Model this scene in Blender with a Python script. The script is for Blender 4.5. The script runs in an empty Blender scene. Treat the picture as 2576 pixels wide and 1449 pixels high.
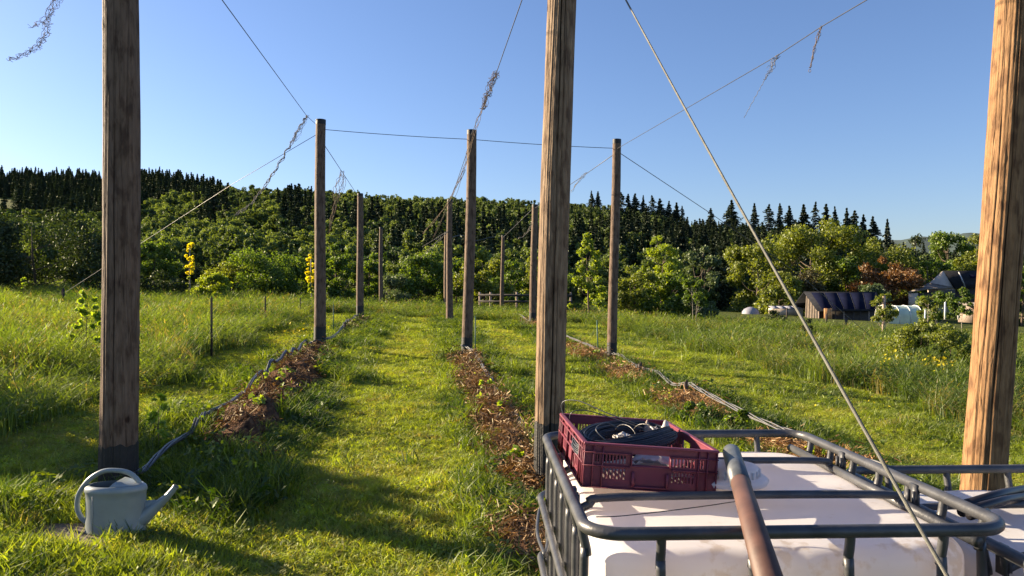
import bpy, math, random
import numpy as np
from mathutils import Vector, Matrix

# ------------------------------------------------------------------ camera, sky, sun, exposure
SC = bpy.context.scene
COL = SC.collection
CAMZ = 1.70
F = 1900.0                      # focal length in units of a 2576-wide frame
CX, HY = 1288.0, 735.0          # frame centre column and horizon row in those units

cam_d = bpy.data.cameras.new('camera')
cam = bpy.data.objects.new('camera', cam_d)
COL.objects.link(cam)
cam.location = (0, 0, CAMZ)
cam.rotation_euler = (math.radians(90), 0, 0)
cam_d.sensor_width = 36
cam_d.lens = 36 * F / 2576
cam_d.shift_y = (HY - 724.5) / 2576
cam_d.clip_start = 0.05
cam_d.clip_end = 12000
SC.camera = cam

SUN_AZ, SUN_EL = math.radians(-68), math.radians(19)     # azimuth clockwise from +Y
world = bpy.data.worlds.new('World')
SC.world = world
world.use_nodes = True
wn = world.node_tree
wn.nodes.clear()
sky = wn.nodes.new('ShaderNodeTexSky')
sky.sky_type = 'NISHITA'
sky.sun_disc = False
sky.sun_elevation = SUN_EL
sky.sun_rotation = SUN_AZ
sky.altitude = 300
sky.air_density = 1.1
sky.dust_density = 0.7
sky.ozone_density = 3.8
bg = wn.nodes.new('ShaderNodeBackground')
bg.inputs['Strength'].default_value = 0.053
wo = wn.nodes.new('ShaderNodeOutputWorld')
tn = wn.nodes.new('ShaderNodeVectorMath'); tn.operation = 'MULTIPLY'
tn.inputs[1].default_value = (0.98, 0.95, 1.09)
wn.links.new(sky.outputs[0], tn.inputs[0]); wn.links.new(tn.outputs[0], bg.inputs[0])
wn.links.new(bg.outputs[0], wo.inputs[0])

sun_d = bpy.data.lights.new('sun', 'SUN')
sun_d.energy = 5.0
sun_d.angle = math.radians(0.5)
sun_d.color = (1.0, 0.81, 0.56)
sun = bpy.data.objects.new('sun', sun_d)
COL.objects.link(sun)
sd = Vector((math.sin(SUN_AZ) * math.cos(SUN_EL), math.cos(SUN_AZ) * math.cos(SUN_EL), math.sin(SUN_EL)))
sun.rotation_euler = sd.to_track_quat('Z', 'Y').to_euler()
sun.location = sd * 60

SC.view_settings.view_transform = 'Standard'
SC.view_settings.look = 'None'
SC.view_settings.exposure = 1.72
SC.view_settings.gamma = 1.0
SC.view_settings.use_curve_mapping = False
SC.cycles.max_bounces = 6
SC.cycles.transparent_max_bounces = 8
SC.cycles.transmission_bounces = 4
SC.cycles.diffuse_bounces = 2
SC.cycles.glossy_bounces = 2
SC.cycles.use_denoising = True
SC.cycles.caustics_reflective = False
SC.cycles.caustics_refractive = False

RNG = np.random.default_rng(7)
random.seed(7)


def P(px, py, D):
    """a spot seen at frame position (px, py) when it stands D metres away"""
    return Vector(((px - CX) / F * D, D, CAMZ + (HY - py) / F * D))


# ------------------------------------------------------------------ tagging and mesh helpers
def tag(o, label=None, cat=None, group=None, kind=None):
    if label: o['label'] = label
    if cat: o['category'] = cat
    if group: o['group'] = group
    if kind: o['kind'] = kind
    return o


def thing(name, loc, label, cat, group=None, rz=0.0):
    o = bpy.data.objects.new(name, None)
    o.empty_display_size = 0.1
    COL.objects.link(o)
    o.location = loc
    o.rotation_euler = (0, 0, rz)
    return tag(o, label, cat, group)


class MB:
    def __init__(self):
        self.v, self.f, self.n = [], [], 0
        self.attr = []

    def add(self, v, f):
        v = np.asarray(v, float).reshape(-1, 3)
        self.v.append(v)
        for q in f:
            self.f.append(tuple(int(i) + self.n for i in q))
        self.n += len(v)
        return self

    def box(self, c, s, rot=None):
        x, y, z = s[0] / 2, s[1] / 2, s[2] / 2
        v = np.array([(-x, -y, -z), (x, -y, -z), (x, y, -z), (-x, y, -z), (-x, -y, z), (x, -y, z), (x, y, z), (-x, y, z)])
        if rot is not None:
            v = v @ np.array(rot.to_3x3()).T
        v = v + np.array(c)
        return self.add(v, [(0, 3, 2, 1), (4, 5, 6, 7), (0, 1, 5, 4), (1, 2, 6, 5), (2, 3, 7, 6), (3, 0, 4, 7)])

    def tube(self, pts, r, seg=8, closed=False, caps=True, flat=None):
        """sweep a ring along pts; r a number or one per point"""
        pts = [Vector(p) for p in pts]
        n = len(pts)
        if np.isscalar(r): r = [r] * n
        V = []
        prev = None
        for i, p in enumerate(pts):
            if closed:
                t = pts[(i + 1) % n] - pts[i - 1]
            else:
                t = pts[min(i + 1, n - 1)] - pts[max(i - 1, 0)]
            if t.length < 1e-9: t = Vector((0, 0, 1))
            t.normalize()
            if prev is None:
                up = Vector((0, 0, 1)) if abs(t.z) < 0.95 else Vector((0, 1, 0))
                a = t.cross(up).normalized()
            else:
                a = (prev - t * prev.dot(t))
                if a.length < 1e-6: a = t.cross(Vector((0, 0, 1)))
                a.normalize()
            prev = a
            b = t.cross(a)
            for k in range(seg):
                w = 2 * math.pi * k / seg
                V.append(p + (a * math.cos(w) + b * math.sin(w)) * r[i])
        Fs = []
        m = n if closed else n - 1
        for i in range(m):
            j = (i + 1) % n
            for k in range(seg):
                l = (k + 1) % seg
                Fs.append((i * seg + k, i * seg + l, j * seg + l, j * seg + k))
        if caps and not closed:
            Fs.append(tuple(range(seg))[::-1])
            Fs.append(tuple((n - 1) * seg + k for k in range(seg)))
        return self.add([tuple(v) for v in V], Fs)

    def lathe(self, prof, seg=24, c=(0, 0, 0), sx=1.0, sy=1.0):
        V, Fs = [], []
        for (r, z) in prof:
            for k in range(seg):
                w = 2 * math.pi * k / seg
                V.append((c[0] + r * sx * math.cos(w), c[1] + r * sy * math.sin(w), c[2] + z))
        for i in range(len(prof) - 1):
            for k in range(seg):
                l = (k + 1) % seg
                Fs.append((i * seg + k, i * seg + l, (i + 1) * seg + l, (i + 1) * seg + k))
        return self.add(V, Fs)

    def quads(self, V):
        """V (n,4,3) array of loose quads"""
        n = len(V)
        base = self.n
        self.v.append(V.reshape(-1, 3))
        idx = np.arange(n * 4).reshape(n, 4) + base
        self.f.extend(map(tuple, idx.tolist()))
        self.n += n * 4
        return self

    def build(self, name, mat, parent=None, smooth=False, tint=None, bevel=0):
        me = bpy.data.meshes.new(name)
        V = np.concatenate(self.v) if self.v else np.zeros((0, 3))
        fl = np.fromiter((len(f) for f in self.f), dtype=np.int32, count=len(self.f))
        li = np.fromiter((i for f in self.f for i in f), dtype=np.int32)
        me.vertices.add(len(V))
        me.vertices.foreach_set('co', V.astype(np.float32).ravel())
        me.loops.add(len(li))
        me.loops.foreach_set('vertex_index', li)
        me.polygons.add(len(fl))
        st = np.concatenate([[0], np.cumsum(fl)[:-1]]).astype(np.int32) if len(fl) else np.zeros(0, np.int32)
        me.polygons.foreach_set('loop_start', st)
        me.polygons.foreach_set('loop_total', fl)
        if smooth: me.polygons.foreach_set('use_smooth', np.ones(len(fl), bool))
        if tint is not None:
            a = me.attributes.new('tint', 'FLOAT', 'FACE')
            a.data.foreach_set('value', np.asarray(tint, np.float32))
        me.update(calc_edges=True)
        me.validate()
        me.materials.append(mat)
        o = bpy.data.objects.new(name, me)
        COL.objects.link(o)
        if parent is not None: o.parent = parent
        if bevel:
            b = o.modifiers.new('bevel', 'BEVEL'); b.width = bevel; b.segments = 3; b.limit_method = 'ANGLE'
        return o


def copy_tree(o, parent=None):
    c = o.copy(); COL.objects.link(c)
    if parent is not None: c.parent = parent
    for ch in list(o.children): copy_tree(ch, c)
    return c


def curve_pts(pts, n=8):
    """Catmull-Rom through pts"""
    pts = [Vector(p) for p in pts]
    if len(pts) < 3:
        return [pts[0].lerp(pts[-1], i / n) for i in range(n + 1)]
    out = []
    for i in range(len(pts) - 1):
        p0 = pts[max(i - 1, 0)]; p1 = pts[i]; p2 = pts[i + 1]; p3 = pts[min(i + 2, len(pts) - 1)]
        for k in range(n):
            t = k / n
            out.append(0.5 * ((2 * p1) + (p2 - p0) * t + (2 * p0 - 5 * p1 + 4 * p2 - p3) * t * t + (3 * p1 - p0 - 3 * p2 + p3) * t ** 3))
    out.append(pts[-1])
    return out


# ------------------------------------------------------------------ materials
def newmat(name):
    m = bpy.data.materials.new(name); m.use_nodes = True
    nt = m.node_tree; nt.nodes.clear()
    out = nt.nodes.new('ShaderNodeOutputMaterial')
    return m, nt, out


def N(nt, t, **kw):
    n = nt.nodes.new(t)
    for k, v in kw.items():
        if k in n.inputs.keys(): n.inputs[k].default_value = v
        else: setattr(n, k, v)
    return n


def ramp(nt, stops):
    r = nt.nodes.new('ShaderNodeValToRGB')
    e = r.color_ramp.elements
    while len(e) < len(stops): e.new(0.5)
    for i, (p, c) in enumerate(stops):
        e[i].position = p; e[i].color = (*c, 1)
    return r


def mat_plain(name, col, rough=0.6, metal=0.0, var=0.25, scale=6.0, bump=0.0, bscale=60.0, coat=0.0, spec=0.5):
    m, nt, out = newmat(name)
    L = nt.links
    p = N(nt, 'ShaderNodeBsdfPrincipled')
    p.inputs['Roughness'].default_value = rough
    p.inputs['Metallic'].default_value = metal
    p.inputs['Coat Weight'].default_value = coat; p.inputs['Specular IOR Level'].default_value = spec
    tc = N(nt, 'ShaderNodeTexCoord')
    nz = N(nt, 'ShaderNodeTexNoise'); nz.inputs['Scale'].default_value = scale; nz.inputs['Detail'].default_value = 6
    L.new(tc.outputs['Object'], nz.inputs['Vector'])
    r = ramp(nt, [(0.3, tuple(c * (1 - var) for c in col)), (0.7, tuple(min(1, c * (1 + var)) for c in col))])
    L.new(nz.outputs['Fac'], r.inputs[0]); L.new(r.outputs[0], p.inputs['Base Color'])
    if bump:
        nb = N(nt, 'ShaderNodeTexNoise'); nb.inputs['Scale'].default_value = bscale; nb.inputs['Detail'].default_value = 5
        L.new(tc.outputs['Object'], nb.inputs['Vector'])
        b = N(nt, 'ShaderNodeBump'); b.inputs['Strength'].default_value = bump; b.inputs['Distance'].default_value = 0.01
        L.new(nb.outputs['Fac'], b.inputs['Height']); L.new(b.outputs[0], p.inputs['Normal'])
    L.new(p.outputs[0], out.inputs[0])
    return m


def mat_leaf(name, dark, light, trans=0.4, attr='GEOMETRY', rough=0.55, brown=None, transcol=1.6):
    """leaves and blades: diffuse with light passing through, tone from the tint attribute"""
    m, nt, out = newmat(name)
    L = nt.links
    a = N(nt, 'ShaderNodeAttribute'); a.attribute_name = 'tint'; a.attribute_type = attr
    stops = [(0.0, dark), (1.0, light)]
    if brown: stops = [(0.0, dark), (0.82, light), (1.0, brown)]
    r = ramp(nt, stops)
    L.new(a.outputs['Fac'], r.inputs[0])
    src = r.outputs[0]
    if attr == 'INSTANCER':
        # small variation from blade to blade along the place
        g = N(nt, 'ShaderNodeNewGeometry')
        nz = N(nt, 'ShaderNodeTexNoise'); nz.inputs['Scale'].default_value = 9.0
        L.new(g.outputs['Position'], nz.inputs['Vector'])
        mp = N(nt, 'ShaderNodeMapRange'); mp.inputs[1].default_value = 0.3; mp.inputs[2].default_value = 0.7
        mp.inputs[3].default_value = 0.7; mp.inputs[4].default_value = 1.3
        L.new(nz.outputs['Fac'], mp.inputs[0])
        mu = N(nt, 'ShaderNodeVectorMath'); mu.operation = 'SCALE'
        L.new(r.outputs[0], mu.inputs[0]); L.new(mp.outputs[0], mu.inputs['Scale'])
        src = mu.outputs[0]
    d = N(nt, 'ShaderNodeBsdfDiffuse')
    t = N(nt, 'ShaderNodeBsdfTranslucent')
    g2 = N(nt, 'ShaderNodeBsdfGlossy'); g2.inputs['Roughness'].default_value = rough
    g2.inputs['Color'].default_value = (0.9, 0.95, 0.8, 1)
    L.new(src, d.inputs[0])
    tm = N(nt, 'ShaderNodeVectorMath'); tm.operation = 'MULTIPLY'
    tm.inputs[1].default_value = (transcol * 1.05, transcol, transcol * 0.35)
    L.new(src, tm.inputs[0]); L.new(tm.outputs[0], t.inputs[0])
    mx = N(nt, 'ShaderNodeMixShader'); mx.inputs[0].default_value = trans
    L.new(d.outputs[0], mx.inputs[1]); L.new(t.outputs[0], mx.inputs[2])
    m2 = N(nt, 'ShaderNodeMixShader'); m2.inputs[0].default_value = 0.045
    L.new(mx.outputs[0], m2.inputs[1]); L.new(g2.outputs[0], m2.inputs[2])
    L.new(m2.outputs[0], out.inputs[0])
    return m


def mat_wood(name, light, mid, dark, zsc=1.0, sc=1.0, knots=True):
    """weathered round timber: long grain, drying cracks, knots"""
    m, nt, out = newmat(name)
    L = nt.links
    p = N(nt, 'ShaderNodeBsdfPrincipled'); p.inputs['Roughness'].default_value = 0.75
    p.inputs['Specular IOR Level'].default_value = 0.25
    tc = N(nt, 'ShaderNodeTexCoord')
    mp = N(nt, 'ShaderNodeMapping'); mp.inputs['Scale'].default_value = (42 * sc, 42 * sc, 5.0 * zsc)
    L.new(tc.outputs['Object'], mp.inputs[0])
    nz = N(nt, 'ShaderNodeTexNoise'); nz.inputs['Scale'].default_value = 1.0; nz.inputs['Detail'].default_value = 8
    nz.inputs['Roughness'].default_value = 0.65; nz.inputs['Distortion'].default_value = 0.6
    L.new(mp.outputs[0], nz.inputs['Vector'])
    r = ramp(nt, [(0.08, dark), (0.38, mid), (0.62, light), (0.85, light)])
    L.new(nz.outputs['Fac'], r.inputs[0])
    # broad patches of weathering
    n2 = N(nt, 'ShaderNodeTexNoise'); n2.inputs['Scale'].default_value = 3.5; n2.inputs['Detail'].default_value = 4
    mp2 = N(nt, 'ShaderNodeMapping'); mp2.inputs['Scale'].default_value = (5.0, 5.0, 2.0)
    L.new(tc.outputs['Object'], mp2.inputs[0]); L.new(mp2.outputs[0], n2.inputs['Vector'])
    r2 = ramp(nt, [(0.36, (0.52, 0.47, 0.45)), (0.48, (0.9, 0.88, 0.85)), (0.6, (1, 1, 1))])
    L.new(n2.outputs['Fac'], r2.inputs[0])
    mul = N(nt, 'ShaderNodeMix'); mul.data_type = 'RGBA'; mul.blend_type = 'MULTIPLY'; mul.inputs[0].default_value = 1.0
    L.new(r.outputs[0], mul.inputs[6]); L.new(r2.outputs[0], mul.inputs[7])
    col = mul.outputs[2]
    # fine drying cracks: thin contour lines of a very long-drawn noise
    mp3 = N(nt, 'ShaderNodeMapping'); mp3.inputs['Scale'].default_value = (20 * sc, 20 * sc, 0.5 * zsc)
    L.new(tc.outputs['Object'], mp3.inputs[0])
    vo = N(nt, 'ShaderNodeTexNoise'); vo.inputs['Scale'].default_value = 1.0; vo.inputs['Detail'].default_value = 2
    L.new(mp3.outputs[0], vo.inputs['Vector'])
    sb = N(nt, 'ShaderNodeMath'); sb.operation = 'SUBTRACT'; sb.inputs[1].default_value = 0.5
    ab = N(nt, 'ShaderNodeMath'); ab.operation = 'ABSOLUTE'
    L.new(vo.outputs['Fac'], sb.inputs[0]); L.new(sb.outputs[0], ab.inputs[0])
    rc = ramp(nt, [(0.0, (0.22, 0.18, 0.16)), (0.010, (1, 1, 1))])
    L.new(ab.outputs[0], rc.inputs[0])
    m3 = N(nt, 'ShaderNodeMix'); m3.data_type = 'RGBA'; m3.blend_type = 'MULTIPLY'; m3.inputs[0].default_value = 0.7
    L.new(col, m3.inputs[6]); L.new(rc.outputs[0], m3.inputs[7])
    col = m3.outputs[2]
    ca = N(nt, 'ShaderNodeAttribute'); ca.attribute_name = 'crack'
    rk2 = ramp(nt, [(0.25, (1, 1, 1)), (0.7, (0.06, 0.05, 0.045))])
    L.new(ca.outputs['Fac'], rk2.inputs[0])
    m5 = N(nt, 'ShaderNodeMix'); m5.data_type = 'RGBA'; m5.blend_type = 'MULTIPLY'; m5.inputs[0].default_value = 1.0
    L.new(col, m5.inputs[6]); L.new(rk2.outputs[0], m5.inputs[7])
    col = m5.outputs[2]
    if knots:
        mp4 = N(nt, 'ShaderNodeMapping'); mp4.inputs['Scale'].default_value = (3.2, 3.2, 2.0)
        L.new(tc.outputs['Object'], mp4.inputs[0])
        vk = N(nt, 'ShaderNodeTexVoronoi'); vk.inputs['Scale'].default_value = 1.0
        L.new(mp4.outputs[0], vk.inputs['Vector'])
        rk = ramp(nt, [(0.0, (0.14, 0.09, 0.06)), (0.055, (0.30, 0.2, 0.13)), (0.075, (1, 1, 1))])
        L.new(vk.outputs['Distance'], rk.inputs[0])
        m4 = N(nt, 'ShaderNodeMix'); m4.data_type = 'RGBA'; m4.blend_type = 'MULTIPLY'; m4.inputs[0].default_value = 0.9
        L.new(col, m4.inputs[6]); L.new(rk.outputs[0], m4.inputs[7])
        col = m4.outputs[2]
    L.new(col, p.inputs['Base Color'])
    ad = N(nt, 'ShaderNodeMath'); ad.operation = 'MULTIPLY'
    L.new(nz.outputs['Fac'], ad.inputs[0]); L.new(rc.outputs[0], ad.inputs[1])
    b = N(nt, 'ShaderNodeBump'); b.inputs['Strength'].default_value = 0.9; b.inputs['Distance'].default_value = 0.012
    L.new(ad.outputs[0], b.inputs['Height']); L.new(b.outputs[0], p.inputs['Normal'])
    L.new(p.outputs[0], out.inputs[0])
    return m


M = {}
M['wood_grey'] = mat_wood('wood_grey', (0.20, 0.135, 0.095), (0.135, 0.09, 0.062), (0.05, 0.032, 0.024))
M['wood_tan'] = mat_wood('wood_tan', (0.31, 0.215, 0.135), (0.19, 0.125, 0.078), (0.06, 0.038, 0.025))
M['wood_gold'] = mat_wood('wood_gold', (0.34, 0.195, 0.092), (0.215, 0.118, 0.055), (0.07, 0.036, 0.018), sc=0.9)
M['tar'] = mat_plain('tar', (0.012, 0.011, 0.012), rough=0.6, var=0.4, scale=20, bump=0.4)
M['steel'] = mat_plain('steel', (0.10, 0.10, 0.085), rough=0.55, metal=0.3, var=0.25, scale=9, bump=0.12, bscale=90)
M['cage'] = mat_plain('cage', (0.07, 0.072, 0.078), rough=0.42, metal=0.25, var=0.3, scale=14, bump=0.15, bscale=60)
M['wire'] = mat_plain('wire', (0.05, 0.05, 0.055), rough=0.5, metal=0.3, var=0.2)
M['hose'] = mat_plain('hose', (0.045, 0.047, 0.055), rough=0.42, var=0.3, scale=12)
M['hose_grey'] = mat_plain('hose_grey', (0.13, 0.128, 0.13), rough=0.5, var=0.3, scale=12)
M['twine'] = mat_plain('twine', (0.20, 0.145, 0.10), rough=0.95, var=0.4, scale=40)
M['twine_grey'] = mat_plain('twine_grey', (0.22, 0.20, 0.17), rough=0.95, var=0.3, scale=40)
M['rust'] = mat_plain('rust', (0.05, 0.035, 0.03), rough=0.8, var=0.4, scale=20)
M['greenrod'] = mat_plain('greenrod', (0.05, 0.13, 0.08), rough=0.5, var=0.2)
M['crate'] = mat_plain('crate', (0.17, 0.028, 0.050), rough=0.48, var=0.16, scale=10, bump=0.08, bscale=40)
M['pipe'] = mat_plain('pipe', (0.092, 0.043, 0.030), rough=0.6, var=0.3, scale=9, bump=0.08)
M['pipe_grey'] = mat_plain('pipe_grey', (0.10, 0.11, 0.12), rough=0.4, var=0.4, scale=12, bump=0.1)
M['can'] = mat_plain('can', (0.25, 0.285, 0.285), rough=0.36, var=0.12, scale=8, coat=0.15)
M['can_in'] = mat_plain('can_in', (0.10, 0.12, 0.13), rough=0.7)
M['concrete'] = mat_plain('concrete', (0.13, 0.095, 0.07), rough=0.9, var=0.3, scale=12, bump=0.5)
M['bark'] = mat_plain('bark', (0.11, 0.08, 0.055), rough=0.9, var=0.4, scale=14, bump=0.6)
M['bark_pale'] = mat_plain('bark_pale', (0.30, 0.26, 0.20), rough=0.9, var=0.3, scale=14, bump=0.4)
M['black_plastic'] = mat_plain('black_plastic', (0.015, 0.014, 0.017), rough=0.35, var=0.2)
M['plank'] = mat_plain('plank', (0.33, 0.25, 0.20), rough=0.8, var=0.4, scale=20, bump=0.4)
M['plank_orange'] = mat_plain('plank_orange', (0.50, 0.26, 0.11), rough=0.7, var=0.3, scale=10)
M['timber_dark'] = mat_plain('timber_dark', (0.045, 0.038, 0.034), rough=0.8, var=0.3)
M['slate'] = mat_plain('slate', (0.022, 0.023, 0.028), spec=0.1, rough=0.9, var=0.3, scale=3)
M['render_wall'] = mat_plain('render_wall', (0.50, 0.42, 0.35), rough=0.9, var=0.15, scale=2)
M['roof_grey'] = mat_plain('roof_grey', (0.20, 0.17, 0.14), rough=0.9, var=0.3, scale=2)
M['panel'] = mat_plain('panel', (0.006, 0.008, 0.024), spec=0.05, rough=0.9, var=0.2, scale=2)
M['alu'] = mat_plain('alu', (0.42, 0.42, 0.42), rough=0.5, metal=0.5)
M['white_plastic'] = mat_plain('white_plastic', (0.74, 0.74, 0.72), rough=0.45, var=0.06)
M['polyfilm'] = mat_plain('polyfilm', (0.52, 0.62, 0.50), rough=0.4, var=0.15, scale=1.5)
M['mesh_net'] = mat_plain('mesh_net', (0.16, 0.20, 0.12), rough=0.9, var=0.2, scale=1.5)
M['board_grey'] = mat_plain('board_grey', (0.11, 0.085, 0.065), rough=0.9, var=0.4, scale=3)
M['slate_pale'] = mat_plain('slate_pale', (0.07, 0.075, 0.09), rough=0.9, spec=0.1)
M['orange'] = mat_plain('orange', (0.62, 0.13, 0.02), rough=0.5)
M['tent_grey'] = mat_plain('tent_grey', (0.24, 0.24, 0.28), rough=0.7, var=0.2)
M['cloud'] = mat_plain('cloud', (0.8, 0.8, 0.8), rough=1.0)

def mat_hdpe():
    m, nt, out = newmat('hdpe'); L = nt.links
    tc = N(nt, 'ShaderNodeTexCoord')
    nz = N(nt, 'ShaderNodeTexNoise'); nz.inputs['Scale'].default_value = 3.5; nz.inputs['Detail'].default_value = 7
    L.new(tc.outputs['Object'], nz.inputs['Vector'])
    r = ramp(nt, [(0.28, (0.64, 0.59, 0.54)), (0.37, (0.86, 0.85, 0.86)), (0.7, (0.90, 0.89, 0.91))])
    L.new(nz.outputs['Fac'], r.inputs[0])
    p = N(nt, 'ShaderNodeBsdfPrincipled'); p.inputs['Roughness'].default_value = 0.42
    n2 = N(nt, 'ShaderNodeTexNoise'); n2.inputs['Scale'].default_value = 26; n2.inputs['Detail'].default_value = 8
    n3 = N(nt, 'ShaderNodeTexNoise'); n3.inputs['Scale'].default_value = 2.3
    L.new(tc.outputs['Object'], n2.inputs['Vector']); L.new(tc.outputs['Object'], n3.inputs['Vector'])
    mm = N(nt, 'ShaderNodeMath'); mm.operation = 'MULTIPLY'
    L.new(n2.outputs['Fac'], mm.inputs[0]); L.new(n3.outputs['Fac'], mm.inputs[1])
    rs_ = ramp(nt, [(0.33, (1, 1, 1)), (0.40, (0.62, 0.54, 0.44))])
    L.new(mm.outputs[0], rs_.inputs[0])
    ml = N(nt, 'ShaderNodeMix'); ml.data_type = 'RGBA'; ml.blend_type = 'MULTIPLY'; ml.inputs[0].default_value = 0.8
    L.new(r.outputs[0], ml.inputs[6]); L.new(rs_.outputs[0], ml.inputs[7])
    L.new(ml.outputs[2], p.inputs['Base Color'])
    t = N(nt, 'ShaderNodeBsdfTranslucent'); t.inputs[0].default_value = (0.92, 0.83, 0.78, 1)
    mx = N(nt, 'ShaderNodeMixShader'); mx.inputs[0].default_value = 0.42
    L.new(p.outputs[0], mx.inputs[1]); L.new(t.outputs[0], mx.inputs[2]); L.new(mx.outputs[0], out.inputs[0])
    return m
M['hdpe'] = mat_hdpe()

def mat_film():
    m, nt, out = newmat('film'); L = nt.links
    d = N(nt, 'ShaderNodeBsdfDiffuse'); d.inputs[0].default_value = (0.8, 0.76, 0.72, 1)
    t = N(nt, 'ShaderNodeBsdfTranslucent'); t.inputs[0].default_value = (0.8, 0.76, 0.72, 1)
    g = N(nt, 'ShaderNodeBsdfGlossy'); g.inputs['Roughness'].default_value = 0.3
    mx = N(nt, 'ShaderNodeMixShader'); mx.inputs[0].default_value = 0.5
    m2 = N(nt, 'ShaderNodeMixShader'); m2.inputs[0].default_value = 0.1
    L.new(d.outputs[0], mx.inputs[1]); L.new(t.outputs[0], mx.inputs[2])
    L.new(mx.outputs[0], m2.inputs[1]); L.new(g.outputs[0], m2.inputs[2]); L.new(m2.outputs[0], out.inputs[0])
    return m
M['film'] = mat_film()

M['lawn'] = mat_leaf('lawn', (0.028, 0.062, 0.004), (0.31, 0.38, 0.028), 0.5, 'INSTANCER', brown=(0.28, 0.22, 0.075))
M['meadow'] = mat_leaf('meadow', (0.025, 0.06, 0.006), (0.165, 0.225, 0.024), 0.5, 'INSTANCER', brown=(0.22, 0.16, 0.07))
M['mulch'] = mat_leaf('mulch', (0.075, 0.036, 0.018), (0.44, 0.25, 0.11), 0.1, 'INSTANCER')
M['forest'] = mat_leaf('forest', (0.025, 0.05, 0.010), (0.15, 0.20, 0.045), 0.4, 'INSTANCER')
M['forest_con'] = mat_leaf('forest_con', (0.014, 0.026, 0.012), (0.035, 0.055, 0.022), 0.12, 'INSTANCER')
M['leaf_mid'] = mat_leaf('leaf_mid', (0.04, 0.08, 0.008), (0.15, 0.22, 0.02), 0.5)
M['leaf_bright'] = mat_leaf('leaf_bright', (0.11, 0.17, 0.012), (0.32, 0.38, 0.03), 0.55)
M['leaf_olive'] = mat_leaf('leaf_olive', (0.07, 0.10, 0.010), (0.22, 0.25, 0.03), 0.5)
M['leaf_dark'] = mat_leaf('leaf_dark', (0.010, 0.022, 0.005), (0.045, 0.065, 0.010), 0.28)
M['leaf_grey'] = mat_leaf('leaf_grey', (0.05, 0.085, 0.035), (0.14, 0.18, 0.085), 0.35)
M['leaf_rust'] = mat_leaf('leaf_rust', (0.10, 0.042, 0.015), (0.24, 0.115, 0.04), 0.4)
M['leaf_brown'] = mat_leaf('leaf_brown', (0.035, 0.035, 0.012), (0.11, 0.085, 0.03), 0.3)
M['leaf_yellow'] = mat_leaf('leaf_yellow', (0.80, 0.68, 0.02), (0.92, 0.86, 0.05), 0.55, transcol=1.05)
M['leaf_con'] = mat_leaf('leaf_con', (0.010, 0.020, 0.014), (0.035, 0.055, 0.03), 0.12)
M['leaf_hop'] = mat_leaf('leaf_hop', (0.16, 0.24, 0.02), (0.34, 0.44, 0.04), 0.5)

# ------------------------------------------------------------------ the lie of the land
SKYLINE = np.array([(-900, 440), (0, 432), (250, 440), (400, 438), (560, 462), (600, 468), (700, 468), (820, 474), (950, 484),
                    (1050, 494), (1200, 496), (1350, 502), (1500, 512), (1600, 524), (1700, 545), (1780, 562), (1900, 566),
                    (2000, 575), (2150, 600), (2250, 628), (2350, 640), (2576, 655), (3400, 665)], float)


def smooth(a, b, t):
    t = np.clip((t - a) / (b - a), 0, 1)
    return t * t * (3 - 2 * t)


def wob(x, y, s, seed=0):
    return (np.sin(x / s + seed) * np.cos(y / s * 1.3 + seed * 2.1) + 0.5 * np.sin(x / s * 2.3 + y / s * 1.7 + seed * 3.3)
            + 0.25 * np.sin(x / s * 4.9 - y / s * 5.3 + seed))


def ridge_amount(x, y):
    """0..1 cover of bare soil, and the height of the earthed-up rows"""
    u = x + 0.117 * y
    w = 0.10 * wob(x, y, 0.35, 1) + 0.06 * wob(x, y, 0.13, 5)
    rl = np.exp(-((u + 1.74 + 0.05 * (y - 7)) / (0.34 + 0.10 * np.sin(y * 1.3))) ** 4) * smooth(6.4, 7.2, y + w * 4) * (1 - smooth(14.9, 15.7, y))
    rl2 = np.exp(-((u + 2.3) / 0.35) ** 4) * smooth(22, 23, y) * (1 - smooth(31, 32, y)) * 0.7
    rm = np.exp(-((u - 0.84) / (0.27 + 0.06 * np.sin(y * 1.7))) ** 4) * smooth(5.2, 6.4, y + w * 4) * (1 - smooth(15.6, 16.4, y))
    rm2 = np.exp(-((u - 0.66) / 0.2) ** 4) * smooth(4.1, 4.5, y) * (1 - smooth(5.1, 5.5, y)) * 0.8
    k = 0.55 + 0.45 * np.sin(y * 1.9 + 0.7)
    rr = np.exp(-((u - 3.72) / 0.38) ** 4) * smooth(4.0, 5.0, y) * (1 - smooth(17.6, 18.4, y)) * k
    rr2 = np.exp(-((u - 3.9) / 0.45) ** 4) * smooth(18.5, 19, y) * (1 - smooth(20.5, 21, y))
    rr3 = np.exp(-((u - 4.45) / 0.4) ** 4) * smooth(28, 29, y) * (1 - smooth(33, 34, y)) * 0.8
    h = 0.20 * rl + 0.10 * rl2 + 0.10 * rm + 0.06 * rm2 + 0.12 * rr + 0.06 * rr2 + 0.1 * rr3
    c = np.clip(np.maximum.reduce([rl, rl2, rm, rm2, rr, rr2, rr3]) + w, 0, 1)
    c = np.where(np.maximum.reduce([rl, rl2, rm, rm2, rr, rr2, rr3]) < 0.05, 0, c)
    return c, h * (1 + 0.35 * wob(x, y, 0.22, 3)) + np.clip(c, 0, 1) * (0.022 * wob(x, y, 0.07, 9) + 0.03 * wob(x, y, 0.16, 13))


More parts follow.
